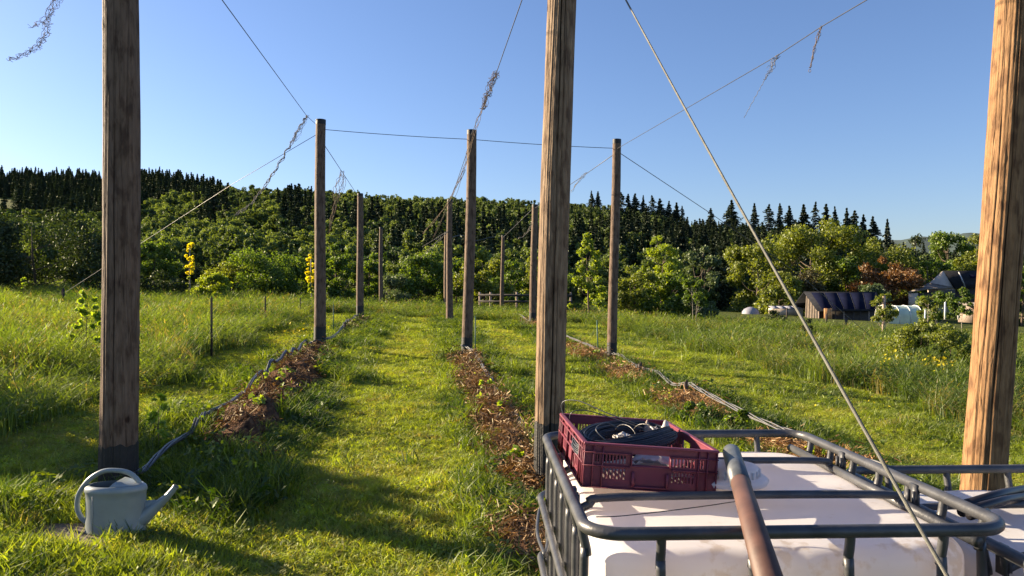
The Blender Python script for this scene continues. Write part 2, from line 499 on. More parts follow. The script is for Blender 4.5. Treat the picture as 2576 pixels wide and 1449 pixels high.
def ground_z(x, y):
    x = np.asarray(x, float); y = np.asarray(y, float)
    u = x + 0.117 * np.clip(y, 0, 60)
    g = np.interp(y, [-30, 0, 5.7, 17, 30, 60], [0.05, 0.10, 0.15, 0.33, 0.48, 0.50])
    z = -0.047 * np.clip(u, -60, 110) + g
    c, h = ridge_amount(x, y)
    z = z + h + 0.018 * wob(x, y, 0.9, 2) * smooth(1, 4, y)
    # the hill across
    yy = np.maximum(y, 1.0)
    px = np.clip(CX + F * x / yy, -900, 3400)
    R = 520 - 100 * smooth(300, 620, px)
    th = 8.5
    H = CAMZ + (HY - np.interp(px, SKYLINE[:, 0], SKYLINE[:, 1])) * R / F - th
    t = np.clip((y - 130) / (R - 130), 0, 1.6)
    s = np.where(t < 1, t ** 1.15 * (1.0), 1.0)
    s = s - 0.35 * np.clip(t - 1, 0, 1)
    hill = s * (H - z) + wob(x, y, 38, 4) * 1.6 * np.clip(t * 3, 0, 1) * np.clip((1 - t) * 4, 0, 1)
    z = z + np.where(y > 130, hill, 0)
    return z


def gz(x, y): return float(ground_z(np.array([x]), np.array([y]))[0])


def grow(a, b, step, k):
    out = [a]
    s = step
    d = 1 if b > a else -1
    while (out[-1] - b) * d < 0:
        out.append(out[-1] + d * s); s *= k
    return out


xs = sorted(set(grow(-9, -900, 0.15, 1.06)[1:] + list(np.arange(-9, 9.001, 0.11)) + grow(9, 1500, 0.15, 1.06)[1:]))
ys = sorted(set(grow(0, -60, 0.5, 1.25)[1:] + list(np.arange(0, 24.001, 0.11)) + grow(24, 1800, 0.15, 1.035)[1:]))
xs, ys = np.array(xs), np.array(ys)
XX, YY = np.meshgrid(xs, ys)
ZZ = ground_z(XX, YY)
nx, ny = len(xs), len(ys)
gme = bpy.data.meshes.new('ground')
gv = np.stack([XX, YY, ZZ], -1).reshape(-1, 3)
ii = np.arange((ny - 1) * nx).reshape(ny - 1, nx)[:, :-1].ravel()
gf = np.stack([ii, ii + 1, ii + nx + 1, ii + nx], -1)
gme.vertices.add(len(gv)); gme.vertices.foreach_set('co', gv.astype(np.float32).ravel())
gme.loops.add(gf.size); gme.loops.foreach_set('vertex_index', gf.astype(np.int32).ravel())
gme.polygons.add(len(gf)); gme.polygons.foreach_set('loop_start', (np.arange(len(gf)) * 4).astype(np.int32))
gme.polygons.foreach_set('loop_total', np.full(len(gf), 4, np.int32))
gme.polygons.foreach_set('use_smooth', np.ones(len(gf), bool))
cc, _ = ridge_amount(XX, YY)
at = gme.attributes.new('soil', 'FLOAT', 'POINT'); at.data.foreach_set('value', cc.ravel().astype(np.float32))
gme.update(calc_edges=True)


def mat_ground():
    m, nt, out = newmat('ground'); L = nt.links
    p = N(nt, 'ShaderNodeBsdfPrincipled'); p.inputs['Roughness'].default_value = 0.95
    p.inputs['Specular IOR Level'].default_value = 0.1
    tc = N(nt, 'ShaderNodeTexCoord')
    n1 = N(nt, 'ShaderNodeTexNoise'); n1.inputs['Scale'].default_value = 2.2; n1.inputs['Detail'].default_value = 9
    n1.inputs['Roughness'].default_value = 0.7
    L.new(tc.outputs['Object'], n1.inputs['Vector'])
    r1 = ramp(nt, [(0.3, (0.035, 0.045, 0.010)), (0.5, (0.08, 0.10, 0.018)), (0.72, (0.15, 0.15, 0.035))])
    L.new(n1.outputs['Fac'], r1.inputs[0])
    n2 = N(nt, 'ShaderNodeTexNoise'); n2.inputs['Scale'].default_value = 16; n2.inputs['Detail'].default_value = 10
    L.new(tc.outputs['Object'], n2.inputs['Vector'])
    r2 = ramp(nt, [(0.3, (0.025, 0.014, 0.009)), (0.52, (0.10, 0.052, 0.028)), (0.72, (0.22, 0.12, 0.062))])
    L.new(n2.outputs['Fac'], r2.inputs[0])
    a = N(nt, 'ShaderNodeAttribute'); a.attribute_name = 'soil'
    mr = N(nt, 'ShaderNodeMapRange'); mr.inputs[1].default_value = 0.15; mr.inputs[2].default_value = 0.4
    L.new(a.outputs['Fac'], mr.inputs[0])
    mx = N(nt, 'ShaderNodeMix'); mx.data_type = 'RGBA'
    L.new(mr.outputs[0], mx.inputs[0]); L.new(r1.outputs[0], mx.inputs[6]); L.new(r2.outputs[0], mx.inputs[7])
    L.new(mx.outputs[2], p.inputs['Base Color'])
    b = N(nt, 'ShaderNodeBump'); b.inputs['Strength'].default_value = 1.0; b.inputs['Distance'].default_value = 0.05
    L.new(n2.outputs['Fac'], b.inputs['Height']); L.new(b.outputs[0], p.inputs['Normal'])
    L.new(p.outputs[0], out.inputs[0])
    return m


gme.materials.append(mat_ground())
ground = bpy.data.objects.new('ground', gme); COL.objects.link(ground); tag(ground, kind='structure')


# ------------------------------------------------------------------ scattering inside one object
def scatter(name, protos, pts, rot, scl, tint, mat, idx=None):
    """one object: prototype pieces plus loose points, joined by geometry nodes instancing"""
    n = len(pts)
    if idx is None: idx = RNG.integers(0, len(protos), n)
    V, Fs, pid = [], [], []
    off = 0
    for k, (v, f) in enumerate(protos):
        V.append(v); Fs.append(f + off); pid.append(np.full(len(v), k)); off += len(v)
    V.append(pts); pid.append(np.full(n, -1))
    V = np.concatenate(V); pid = np.concatenate(pid); Fs = np.concatenate(Fs)
    me = bpy.data.meshes.new(name)
    me.vertices.add(len(V)); me.vertices.foreach_set('co', V.astype(np.float32).ravel())
    k = Fs.shape[1]
    me.loops.add(Fs.size); me.loops.foreach_set('vertex_index', Fs.astype(np.int32).ravel())
    me.polygons.add(len(Fs)); me.polygons.foreach_set('loop_start', (np.arange(len(Fs)) * k).astype(np.int32))
    me.polygons.foreach_set('loop_total', np.full(len(Fs), k, np.int32))
    me.update(calc_edges=True)
    m0 = off
    def fa(nm, arr, ty):
        a = me.attributes.new(nm, ty, 'POINT')
        if ty == 'FLOAT_VECTOR':
            full = np.zeros((len(V), 3), np.float32); full[m0:] = arr
            a.data.foreach_set('vector', full.ravel())
        elif ty == 'FLOAT':
            full = np.zeros(len(V), np.float32); full[m0:] = arr
            a.data.foreach_set('value', full)
        else:
            full = np.zeros(len(V), np.int32); full[m0:] = arr
            a.data.foreach_set('value', full)
    a = me.attributes.new('pid', 'INT', 'POINT'); a.data.foreach_set('value', pid.astype(np.int32))
    fa('rot', rot, 'FLOAT_VECTOR'); fa('scl', scl, 'FLOAT_VECTOR'); fa('tint', tint, 'FLOAT'); fa('idx', idx, 'INT')
    me.materials.append(mat)
    o = bpy.data.objects.new(name, me); COL.objects.link(o)
    ng = bpy.data.node_groups.new(name + '_scatter', 'GeometryNodeTree')
    ng.interface.new_socket('Geometry', in_out='INPUT', socket_type='NodeSocketGeometry')
    ng.interface.new_socket('Geometry', in_out='OUTPUT', socket_type='NodeSocketGeometry')
    gi = ng.nodes.new('NodeGroupInput'); go = ng.nodes.new('NodeGroupOutput')
    def named(nm, ty):
        q = ng.nodes.new('GeometryNodeInputNamedAttribute'); q.data_type = ty; q.inputs['Name'].default_value = nm
        return q
    apid = named('pid', 'INT')
    def sep(val):
        c = ng.nodes.new('FunctionNodeCompare'); c.data_type = 'INT'; c.operation = 'EQUAL'
        ng.links.new(apid.outputs['Attribute'], c.inputs[2]); c.inputs[3].default_value = val
        s = ng.nodes.new('GeometryNodeSeparateGeometry'); s.domain = 'POINT'
        ng.links.new(gi.outputs[0], s.inputs['Geometry']); ng.links.new(c.outputs[0], s.inputs['Selection'])
        return s.outputs['Selection']
    jn = ng.nodes.new('GeometryNodeJoinGeometry')
    for q in range(len(protos)):
        gti = ng.nodes.new('GeometryNodeGeometryToInstance')
        ng.links.new(sep(q), gti.inputs[0]); ng.links.new(gti.outputs[0], jn.inputs[0])
    iop = ng.nodes.new('GeometryNodeInstanceOnPoints')
    ng.links.new(sep(-1), iop.inputs['Points']); ng.links.new(jn.outputs[0], iop.inputs['Instance'])
    iop.inputs['Pick Instance'].default_value = True
    ng.links.new(named('idx', 'INT').outputs['Attribute'], iop.inputs['Instance Index'])
    e2r = ng.nodes.new('FunctionNodeEulerToRotation')
    ng.links.new(named('rot', 'FLOAT_VECTOR').outputs['Attribute'], e2r.inputs[0])
    ng.links.new(e2r.outputs[0], iop.inputs['Rotation'])
    ng.links.new(named('scl', 'FLOAT_VECTOR').outputs['Attribute'], iop.inputs['Scale'])
    ng.links.new(iop.outputs[0], go.inputs[0])
    md = o.modifiers.new('scatter', 'NODES'); md.node_group = ng
    return o


def blades(n, rad, h, w, lean=0.5, curl=0.4, hv=0.4, heads=0.0):
    """a tuft of n blades as quads (two per blade, the upper tapering)"""
    V, Fc = [], []
    for i in range(n):
        a = RNG.uniform(0, 2 * math.pi); r = rad * math.sqrt(RNG.uniform(0, 1))
        b = np.array([r * math.cos(a), r * math.sin(a), -0.02 * h])
        d = RNG.uniform(0, 2 * math.pi); ln = RNG.uniform(0.1, 1) * lean
        L = h * (1 - hv * RNG.uniform(0, 1))
        dr = np.array([math.cos(d), math.sin(d), 0])
        wd = RNG.uniform(0, 2 * math.pi)
        wv = np.array([math.cos(wd), math.sin(wd), 0]) * w * RNG.uniform(0.6, 1.2) / 2
        m = b + dr * ln * L * 0.4 + np.array([0, 0, L * 0.55])
        t = b + dr * (ln + curl * RNG.uniform(0.2, 1)) * L * 0.9 + np.array([0, 0, L * RNG.uniform(0.8, 1.0)])
        k = len(V)
        V += [b - wv, b + wv, m + wv * 0.9, m - wv * 0.9, t + wv * 0.15, t - wv * 0.15]
        Fc += [(k, k + 1, k + 2, k + 3), (k + 3, k + 2, k + 4, k + 5)]
        if RNG.uniform() < heads:
            k = len(V); hd = (t - m) / np.linalg.norm(t - m)
            s = w * 1.9
            V += [t - hd * s, t + wv * 2.2, t + hd * s * 7, t - wv * 2.2]
            Fc += [(k, k + 1, k + 2, k + 3)]
    return np.array(V), np.array(Fc)


def zone_sample(n_try, x0, x1, y0, y1, keep):
    x = RNG.uniform(x0, x1, n_try); y = RNG.uniform(y0, y1, n_try)
    k = keep(x, y)
    x, y = x[k], y[k]
    return x, y


def in_view(x, y, m=0.8):
    return (y > 1.2) & (np.abs(x) < y * 0.70 + m)


def put(x, y, dz=0.0):
    return np.stack([x, y, ground_z(x, y) + dz], -1)


def tall_mask(x, y):
    """1 where the grass is left unmown"""
    u = x + 0.117 * y
    w = 0.35 * wob(x, y, 1.1, 6)
    left = u < -3.15 - 0.055 * y + w * 0.6 - 2.2 * (1 - smooth(4, 8, y))
    right = u > 7.7 + w
    far = y > 34.2 + w * 0.7 - np.where((u > 4.6), -1.0, 0)
    return left | right | far


def edge_mask(x, y):
    """strips of rough grass beside the rows"""
    u = x + 0.117 * y
    w = 0.12 * wob(x, y, 0.5, 8)
    e = np.zeros_like(u, bool)
    for c, hw in ((-1.95, 0.85), (1.0, 0.62), (3.9, 0.75)):
        e |= np.abs(u - c + w) < hw
    e |= (u > 0.2) & (u < 1.4) & (y < 5.5)
    return e & (y > 3.2)


# --- mown lawn
def weed(n, rad, h, leaf):
    V, Fc = [], []
    for i in range(n):
        a = RNG.uniform(0, 6.28); f = RNG.uniform(0.1, 1)
        c = np.array([math.cos(a) * rad * RNG.uniform(.2, 1), math.sin(a) * rad * RNG.uniform(.2, 1), h * f])
        nrm = np.array([RNG.normal(0, .6), RNG.normal(0, .6), 1.0]); nrm /= np.linalg.norm(nrm)
        t = np.cross(nrm, RNG.normal(0, 1, 3)); t /= np.linalg.norm(t); b = np.cross(nrm, t)
        s_ = leaf * RNG.uniform(.6, 1.3)
        k = len(V); V += [c - t * s_, c - b * s_ * .55, c + t * s_, c + b * s_ * .55]; Fc.append((k, k + 1, k + 2, k + 3))
    return np.array(V), np.array(Fc)


def lawn():
    protos = [blades(40, 0.10, 0.062, 0.0058, 0.9, 0.8) for _ in range(7)] + [weed(26, .09, .05, .012)]
    xs_, ys_, = [], []
    for (d0, d1, dens) in ((2.4, 7, 330), (7, 12, 210), (12, 20, 120), (20, 36, 75)):
        w0 = d1 * 0.72 + 1
        nn = int((2 * w0) * (d1 - d0) * dens)
        x, y = zone_sample(nn, -w0, w0, d0, d1, lambda x, y: in_view(x, y) & ~tall_mask(x, y))
        c, _ = ridge_amount(x, y)
        k = (RNG.uniform(0, 1, len(x)) > c * 2.6) & ~((np.abs(x + 2.54) < 0.27) & (np.abs(y - 4.42) < 0.23))
        xs_.append(x[k]); ys_.append(y[k])
    x, y = np.concatenate(xs_), np.concatenate(ys_)
    n = len(x)
    s = 0.8 + y / 16.0
    u = x + 0.117 * y
    rough = 1 + 0.35 * wob(x, y, 0.6, 9)
    h = np.clip(RNG.uniform(0.6, 1.3, n) * rough, 0.4, 2) * (1 + 0.2 * (y < 6)) * np.where(np.cos((u - 2.45) / 1.45 * math.pi) > 0.1, 0.78, 1.15)
    scl = np.stack([s, s, h * (1 + y / 60)], -1)
    rot = np.stack([RNG.normal(0, 0.12, n), RNG.normal(0, 0.12, n), RNG.uniform(0, 6.28, n)], -1)
    tint = np.clip(0.34 + 0.32 * (np.cos((u - 2.45) / 1.45 * math.pi) > 0.1) + 0.16 * wob(x, y, 0.8, 11) + 0.1 * wob(x, y, 3.1, 2) + RNG.normal(0, 0.24, n), 0, 0.93)
    tint = np.where(RNG.uniform(0, 1, n) < 0.04, 0.98, tint)
    o = scatter('lawn_grass', protos, put(x, y), rot, scl, tint, M['lawn'])
    tag(o, 'short mown yellow green grass between the pole rows', 'grass', kind='stuff')


def rough_grass():
    protos = [blades(24, 0.10, 0.22, 0.0075, 0.5, 0.6) for _ in range(6)] + [weed(30, .10, .2, .022)]
    xs_, ys_ = [], []
    for (d0, d1, dens) in ((3.0, 8, 120), (8, 14, 75), (14, 36, 38)):
        w0 = d1 * 0.72 + 1
        nn = int((2 * w0) * (d1 - d0) * dens)
        x, y = zone_sample(nn, -w0, w0, d0, d1, lambda x, y: in_view(x, y) & ~tall_mask(x, y) & edge_mask(x, y))
        c, _ = ridge_amount(x, y)
        k = RNG.uniform(0, 1, len(x)) > c * 1.25
        xs_.append(x[k]); ys_.append(y[k])
    # sparse taller tufts in the lawn
    x, y = zone_sample(5200, -14, 14, 3, 33, lambda x, y: in_view(x, y) & ~tall_mask(x, y))
    k = (wob(x, y, 1.3, 14) > 0.5) | (RNG.uniform(0, 1, len(x)) < 0.05)
    c, _ = ridge_amount(x, y); k &= c < 0.1
    xs_.append(x[k]); ys_.append(y[k])
    x, y = np.concatenate(xs_), np.concatenate(ys_); n = len(x)
    # keep the feet of can and slab clear
    k = ~((np.abs(x + 2.5) < 0.34) & (y > 4.22) & (y < 4.8)); x, y = x[k], y[k]; n = len(x)
    s = 0.8 + y / 18
    h = RNG.uniform(0.5, 1.5, n) * np.clip(0.8 + 0.35 * wob(x, y, 0.7, 4), 0.45, 1.5)
    h = np.where(y < 4.6, h * 0.7, h)
    scl = np.stack([s, s, h], -1)
    rot = np.stack([RNG.normal(0, 0.15, n), RNG.normal(0, 0.15, n), RNG.uniform(0, 6.28, n)], -1)
    tint = np.clip(0.15 + 0.12 * wob(x, y, 0.9, 21) + RNG.normal(0, 0.16, n), 0, 0.8)
    o = scatter('rough_grass', protos, put(x, y), rot, scl, tint, M['lawn'])
    tag(o, 'longer green grass tufts along the foot of the pole rows', 'grass', kind='stuff')


def meadow():
    protos = [blades(30, 0.17, 0.62, 0.009, 0.35, 0.45, 0.55) for _ in range(4)] + [blades(24, 0.17, 0.75, 0.007, 0.25, 0.35, 0.4, heads=0.6) for _ in range(3)] + [weed(55, .16, .5, .028), weed(40, .14, .62, .02)]
    xs_, ys_ = [], []
    for (d0, d1, dens) in ((5, 12, 60), (12, 22, 38), (22, 40, 24), (40, 75, 9)):
        w0 = d1 * 0.72 + 2
        nn = int((2 * w0) * (d1 - d0) * dens)
        x, y = zone_sample(nn, -w0, w0, d0, d1, lambda x, y: in_view(x, y, 2.5) & tall_mask(x, y))
        xs_.append(x); ys_.append(y)
    x, y = np.concatenate(xs_), np.concatenate(ys_); n = len(x)
    u = x + 0.117 * y
    k = ~((u > 22) & (y > 38)); x, y, u = x[k], y[k], u[k]; n = len(x)
    s = 0.8 + y / 26
    h = RNG.uniform(0.5, 1.15, n) * np.clip(0.85 + 0.3 * wob(x, y, 1.7, 4), 0.5, 1.3)
    h = h * np.where(u > 7, 0.95, 1.0) * np.where((u < 0) & (y < 10), 0.7, 1)
    scl = np.stack([s, s, h], -1)
    rot = np.stack([RNG.normal(0, 0.10, n), RNG.normal(0, 0.10, n), RNG.uniform(0, 6.28, n)], -1)
    tint = np.clip(0.45 + 0.2 * wob(x, y, 2.4, 21) + RNG.normal(0, 0.18, n), 0, 0.85)
    tint = np.where(RNG.uniform(0, 1, n) < 0.10, 0.97, tint)
    o = scatter('meadow_grass', protos, put(x, y), rot, scl, tint, M['meadow'])
    tag(o, 'tall unmown meadow grass with seed heads around the mown lawn', 'grass', kind='stuff')


def mulch():
    protos = []
    for q in range(4):
        V, Fc = [], []
        for i in range(26):
            c = RNG.normal(0, 0.05, 3); c[2] = abs(c[2]) * 0.35
            a = RNG.uniform(0, 6.28); L = RNG.uniform(0.008, 0.028); w = RNG.uniform(0.001, 0.004)
            d = np.array([math.cos(a), math.sin(a), RNG.normal(0, 0.3)]) * L; e = np.array([-math.sin(a), math.cos(a), RNG.normal(0, 0.4)]) * w
            k = len(V); V += [c - d - e, c + d - e, c + d + e, c - d + e]; Fc.append((k, k + 1, k + 2, k + 3))
            if q % 2 == 0:
                g = np.array([0, 0, w * 1.5]); k = len(V)
                V += [c - d + e, c + d + e, c + d + g, c - d + g]; Fc.append((k, k + 1, k + 2, k + 3))
        protos.append((np.array(V), np.array(Fc)))
    xs_, ys_ = [], []
    for (d0, d1, dens) in ((3.8, 9, 300), (9, 18, 170), (18, 35, 50)):
        w0 = d1 * 0.5 + 1
        x, y = zone_sample(int(2 * w0 * (d1 - d0) * dens), -w0, w0, d0, d1, lambda x, y: in_view(x, y))
        c, _ = ridge_amount(x, y)
        uu = x + 0.117 * y
        k = (RNG.uniform(0.15, 1, len(x)) < c) & ((uu > 0) | (RNG.uniform(0, 1, len(x)) < 0.25))
        xs_.append(x[k]); ys_.append(y[k])
    x, y = np.concatenate(xs_), np.concatenate(ys_); n = len(x)
    u = x + 0.117 * y
    s = RNG.uniform(0.6, 1.4, n) * (1 + y / 20)
    rot = np.stack([RNG.normal(0, 0.4, n), RNG.normal(0, 0.4, n), RNG.uniform(0, 6.28, n)], -1)
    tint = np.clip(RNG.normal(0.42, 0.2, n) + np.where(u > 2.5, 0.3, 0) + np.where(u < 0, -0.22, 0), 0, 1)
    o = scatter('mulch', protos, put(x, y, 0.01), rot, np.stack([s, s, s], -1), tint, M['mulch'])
    tag(o, 'brown straw and bark mulch strewn over the earthed-up rows', 'mulch', kind='stuff')


lawn(); rough_grass(); meadow(); mulch()


# ------------------------------------------------------------------ foliage makers
def leaf_quads(C, size, updir, flat=0.5, aspect=1.5):
    """C (n,3) leaf centres; leaves as bent-free quads with a preferred normal"""
    n = len(C)
    nrm = updir * flat + RNG.normal(0, 1, (n, 3)) * (1 - flat * 0.6)
    nrm /= np.linalg.norm(nrm, axis=1, keepdims=True) + 1e-9
    t = RNG.normal(0, 1, (n, 3)); a = np.cross(nrm, t); a /= np.linalg.norm(a, axis=1, keepdims=True) + 1e-9
    b = np.cross(nrm, a)
    s = size * RNG.uniform(0.6, 1.35, (n, 1))
    a = a * s * 0.5 * aspect; b = b * s * 0.5
    return np.stack([C - a, C - b * 0.9 + a * 0.1, C + a, C + b * 0.9 + a * 0.1], 1)


def crown_points(n, h0, h1, rad, shape='round', lobes=16, lump=0.45, hollow=0.55):
    """leaf positions gathered in clumps through a crown between heights h0 and h1"""
    cs, ws = [], []
    H = h1 - h0
    for i in range(lobes):
        t = RNG.uniform(0.03, 0.97)
        if shape == 'round': rr = math.sqrt(max(0.05, 1 - (2 * t - 0.85) ** 2 / 1.4))
        elif shape == 'cone': rr = (1 - t) * 0.95 + 0.08
        elif shape == 'column': rr = 0.85 * math.sin(math.pi * min(1, t * 0.9 + 0.1)) ** 0.5
        else: rr = 1.0 - 0.75 * t * t
        a = RNG.uniform(0, 6.28); q = RNG.uniform(0.35, 0.95) ** 0.6
        cs.append((rad * rr * q * math.cos(a), rad * rr * q * math.sin(a), h0 + H * t))
        ws.append(rad * lump * RNG.uniform(0.5, 1.15) * (0.55 + 0.45 * rr))
    cs = np.array(cs); ws = np.array(ws)
    pr = ws ** 2 / np.sum(ws ** 2)
    k = RNG.choice(lobes, n, p=pr)
    d = RNG.normal(0, 1, (n, 3)); d /= np.linalg.norm(d, axis=1, keepdims=True)
    r = RNG.uniform(hollow, 1.0, (n, 1)) ** 0.7
    jit = 1 + 0.35 * np.sin(d[:, :1] * 7 + k[:, None]) * np.cos(d[:, 1:2] * 6 + k[:, None] * 2)
    Pn = cs[k] + d * ws[k][:, None] * r * jit * np.array([1, 1, 0.8])
    return Pn, d, cs, ws


def tree(name, loc, h, rad, mat, label, cat='tree', group=None, shape='round', n=4500, leaf=0.12, lobes=18, h0=0.15,
         bark='bark', trunk_r=0.09, lump=0.45, hollow=0.5, stems=1, multi_tint=0.0, sink=0.15):
    t = thing(name, (loc[0], loc[1], gz(loc[0], loc[1]) - 0.02), label, cat, group)
    Pn, d, cs, ws = crown_points(n, h * h0, h, rad, shape, lobes, lump, hollow)
    Pn[:, 2] = np.maximum(Pn[:, 2], 0.05)
    up = d * 0.8 + np.array([0, 0, 0.5])
    Q = leaf_quads(Pn, leaf, up, 0.55)
    mb = MB().quads(Q)
    tn = np.clip(RNG.normal(0.45, 0.25, n) + multi_tint * np.sin(Pn[:, 0] * 2 / rad), 0, 1)
    mb.build('crown', M[mat], t, tint=tn)
    tb = MB()
    for s in range(stems):
        off = Vector((0, 0, 0)) if stems == 1 else Vector((random.uniform(-.2, .2) * rad, random.uniform(-.2, .2) * rad, 0))
        top = Vector((random.uniform(-.12, .12) * rad, random.uniform(-.12, .12) * rad, h * 0.82)) + off * 2
        mid = off.lerp(top, 0.5) + Vector((random.uniform(-.1, .1) * rad, random.uniform(-.1, .1) * rad, 0))
        pts = curve_pts([off - Vector((0, 0, sink)), mid, top], 5)
        rr = [trunk_r / stems ** 0.5 * (1 - 0.85 * i / (len(pts) - 1)) for i in range(len(pts))]
        tb.tube(pts, rr, 7)
        for i in range(0, lobes, max(1, lobes // 14)):
            if i % stems != s: continue
            c = Vector(cs[i])
            zt = max(0.15 * h, c.z - 0.35 * (abs(c.x) + abs(c.y)) - 0.1 * h)
            k = min(1.0, zt / (h * 0.82)); st = off.lerp(mid, k * 2) if k < .5 else mid.lerp(top, k * 2 - 1)
            m_ = st.lerp(c, 0.5) + Vector((0, 0, -0.06 * h))
            bp = curve_pts([st, m_, c], 3)
            tb.tube(bp, [trunk_r * 0.4 * (1 - 0.8 * q / (len(bp) - 1)) for q in range(len(bp))], 5)
    tb.build('trunk', M[bark], t, smooth=True)
    return t


def conifer_mesh(h, rad, n, leaf, tiers=14):
    """spruce: drooping tiers of sprays; returns quads and tint"""
    lv = []
    for i in range(tiers):
        f = i / (tiers - 1)
        z = h * (0.12 + 0.86 * f)
        r = rad * (1 - f) ** 0.85 * RNG.uniform(0.7, 1.2) + 0.03 * rad
        nb = max(4, int(9 * (1 - f) + 4))
        for k in range(nb):
            a = RNG.uniform(0, 6.28); rb = r * RNG.uniform(0.6, 1.15)
            m = max(3, int(n / tiers / nb))
            s = RNG.uniform(0.1, 1, m)
            sp = (1 - s * 0.5) * rb * 0.22
            lv.append(np.stack([math.cos(a) * rb * s + RNG.normal(0, 1, m) * sp, math.sin(a) * rb * s + RNG.normal(0, 1, m) * sp,
                                z - s * s * rb * 0.28 + RNG.normal(0, 1, m) * h * 0.008], -1))
    C = np.concatenate(lv)
    Q = leaf_quads(C, leaf, np.tile(np.array([0, 0, 1.0]), (len(C), 1)), 0.6, 1.8)
    top = np.array([[[-0.01 * h, 0, h * 0.93], [0.01 * h, 0, h * 0.93], [0.002, 0, h * 1.02], [-0.002, 0, h * 1.02]]])
    return np.concatenate([Q, top])


def qmesh(Q):
    return Q.reshape(-1, 3), np.arange(len(Q) * 4).reshape(-1, 4)


# ------------------------------------------------------------------ the wooded hill
def forest():
    dec = []
    for q in range(4):
        Pn, d, cs, ws = crown_points(3400, 1.5, 10.5, 4.3, 'round', 20, 0.36, 0.5)
        dec.append(qmesh(leaf_quads(Pn, 0.40, d + np.array([0, 0, 0.4]), 0.6)))
    narrow = []
    for q in range(2):
        Pn, d, cs, ws = crown_points(1800, 1.0, 11.0, 2.2, 'cone', 18, 0.36, 0.4)
        narrow.append(qmesh(leaf_quads(Pn, 0.34, d + np.array([0, 0, 0.4]), 0.6)))
    con = [qmesh(conifer_mesh(13, 2.9, 3600, 0.38, 15)) for _ in range(3)]
    # candidate spots on a jittered grid over the hill
    X, Y = [], []
    yv = 126.0
    while yv < 560:
        st = 4.7 if yv > 200 else 5.4
        x = np.arange(-0.95 * yv, 0.95 * yv, st)
        X.append(x + RNG.uniform(-0.42, 0.42, len(x)) * st); Y.append(yv + RNG.uniform(-0.45, 0.45, len(x)) * st)
        yv += st * 1.12
    x, y = np.concatenate(X), np.concatenate(Y)
    px = CX + F * x / y
    R = 520 - 100 * smooth(300, 620, px)
    k = (y < R + 12)
    z = ground_z(x, y)
    py = HY - (z - CAMZ) / y * F
    field = (px < 40) & (y > 240) & (y < 400)
    right_open = (px > 1830) & (y < 175)
    k &= ~field & ~right_open
    x, y, z, px, py = x[k], y[k], z[k], px[k], py[k]
    line = np.interp(px, [-900, 0, 250, 350, 480, 570, 600], [600, 600, 600, 556, 515, 500, 0])
    is_con = (py < line)
    dark = (px > 960 + 60 * np.sin(py / 30)) & (px < 2260) & (py > 618 + 22 * np.sin(px / 70)) & (py < 716) & (RNG.uniform(0, 1, len(x)) < 0.72)
    dark |= (px > 1560) & (py > 575) & (RNG.uniform(0, 1, len(x)) < 0.25)
    dark |= (np.abs(px - 530) < 45) & (py > 520) & (py < 610) & (RNG.uniform(0, 1, len(x)) < 0.6)
    dark |= (np.abs(px - 745) < 45) & (py > 530) & (py < 640) & (RNG.uniform(0, 1, len(x)) < 0.75)
    band = (px > 700) & (px < 1250) & (np.abs(py - 604 - 10 * np.sin(px / 60)) < 16)
    dark |= band & (RNG.uniform(0, 1, len(x)) < 0.7)
    c = is_con | dark
    Y_ = y
    def mk(name, protos, sel, hs, mat, label, cat):
        n = sel.sum()
        s = RNG.uniform(*hs, n)
        pts = np.stack([x[sel], y[sel], z[sel] - 1.0], -1)
        rot = np.stack([RNG.normal(0, .04, n), RNG.normal(0, .04, n), RNG.uniform(0, 6.28, n)], -1)
        tint = np.clip(RNG.normal(0.45, 0.32, n) + 0.15 * wob(x[sel], y[sel], 40, 3), 0, 1)
        ix = RNG.integers(0, len(protos), n) if len(protos) < 5 else np.where((RNG.uniform(0, 1, n) < 0.25) & (Y_[sel] < 300), RNG.integers(4, 6, n), RNG.integers(0, 4, n))
        o = scatter(name, protos, pts, rot, np.stack([s * RNG.uniform(.85, 1.15, n), s * RNG.uniform(.85, 1.15, n), s], -1), tint, mat, ix)
        tag(o, label, cat, kind='stuff')
    mk('broadleaf_forest', dec + narrow, ~c, (0.5, 1.0), M['forest'], 'green broadleaf forest covering the hillside', 'forest')
    mk('conifer_forest', con, c, (0.5, 1.15), M['forest_con'], 'dark conifer wood on the hilltop and in hillside stands', 'forest')


forest()

# spruces standing up along the right skyline, one by one
con_meshes = []
for q in range(4):
    t = MB().quads(conifer_mesh(1.0, [0.30, 0.26, 0.36, 0.28][q], [6500, 6000, 2600, 6500][q], 0.026, 17))
    tn = np.clip(RNG.normal(0.4, 0.2, t.n // 4), 0, 1)
    root = thing('spruce_tree', (0, 0, 0), 'x', 'tree', 'spruces along the skyline of the hill')
    t.build('crown', M['leaf_con'], root, tint=tn)
    MB().tube([(0, 0, -0.1), (0, 0, 0.5), (0, 0, 0.95)], [0.014, 0.009, 0.003], 6).build('trunk', M['bark'], root)
    con_meshes.append(root)
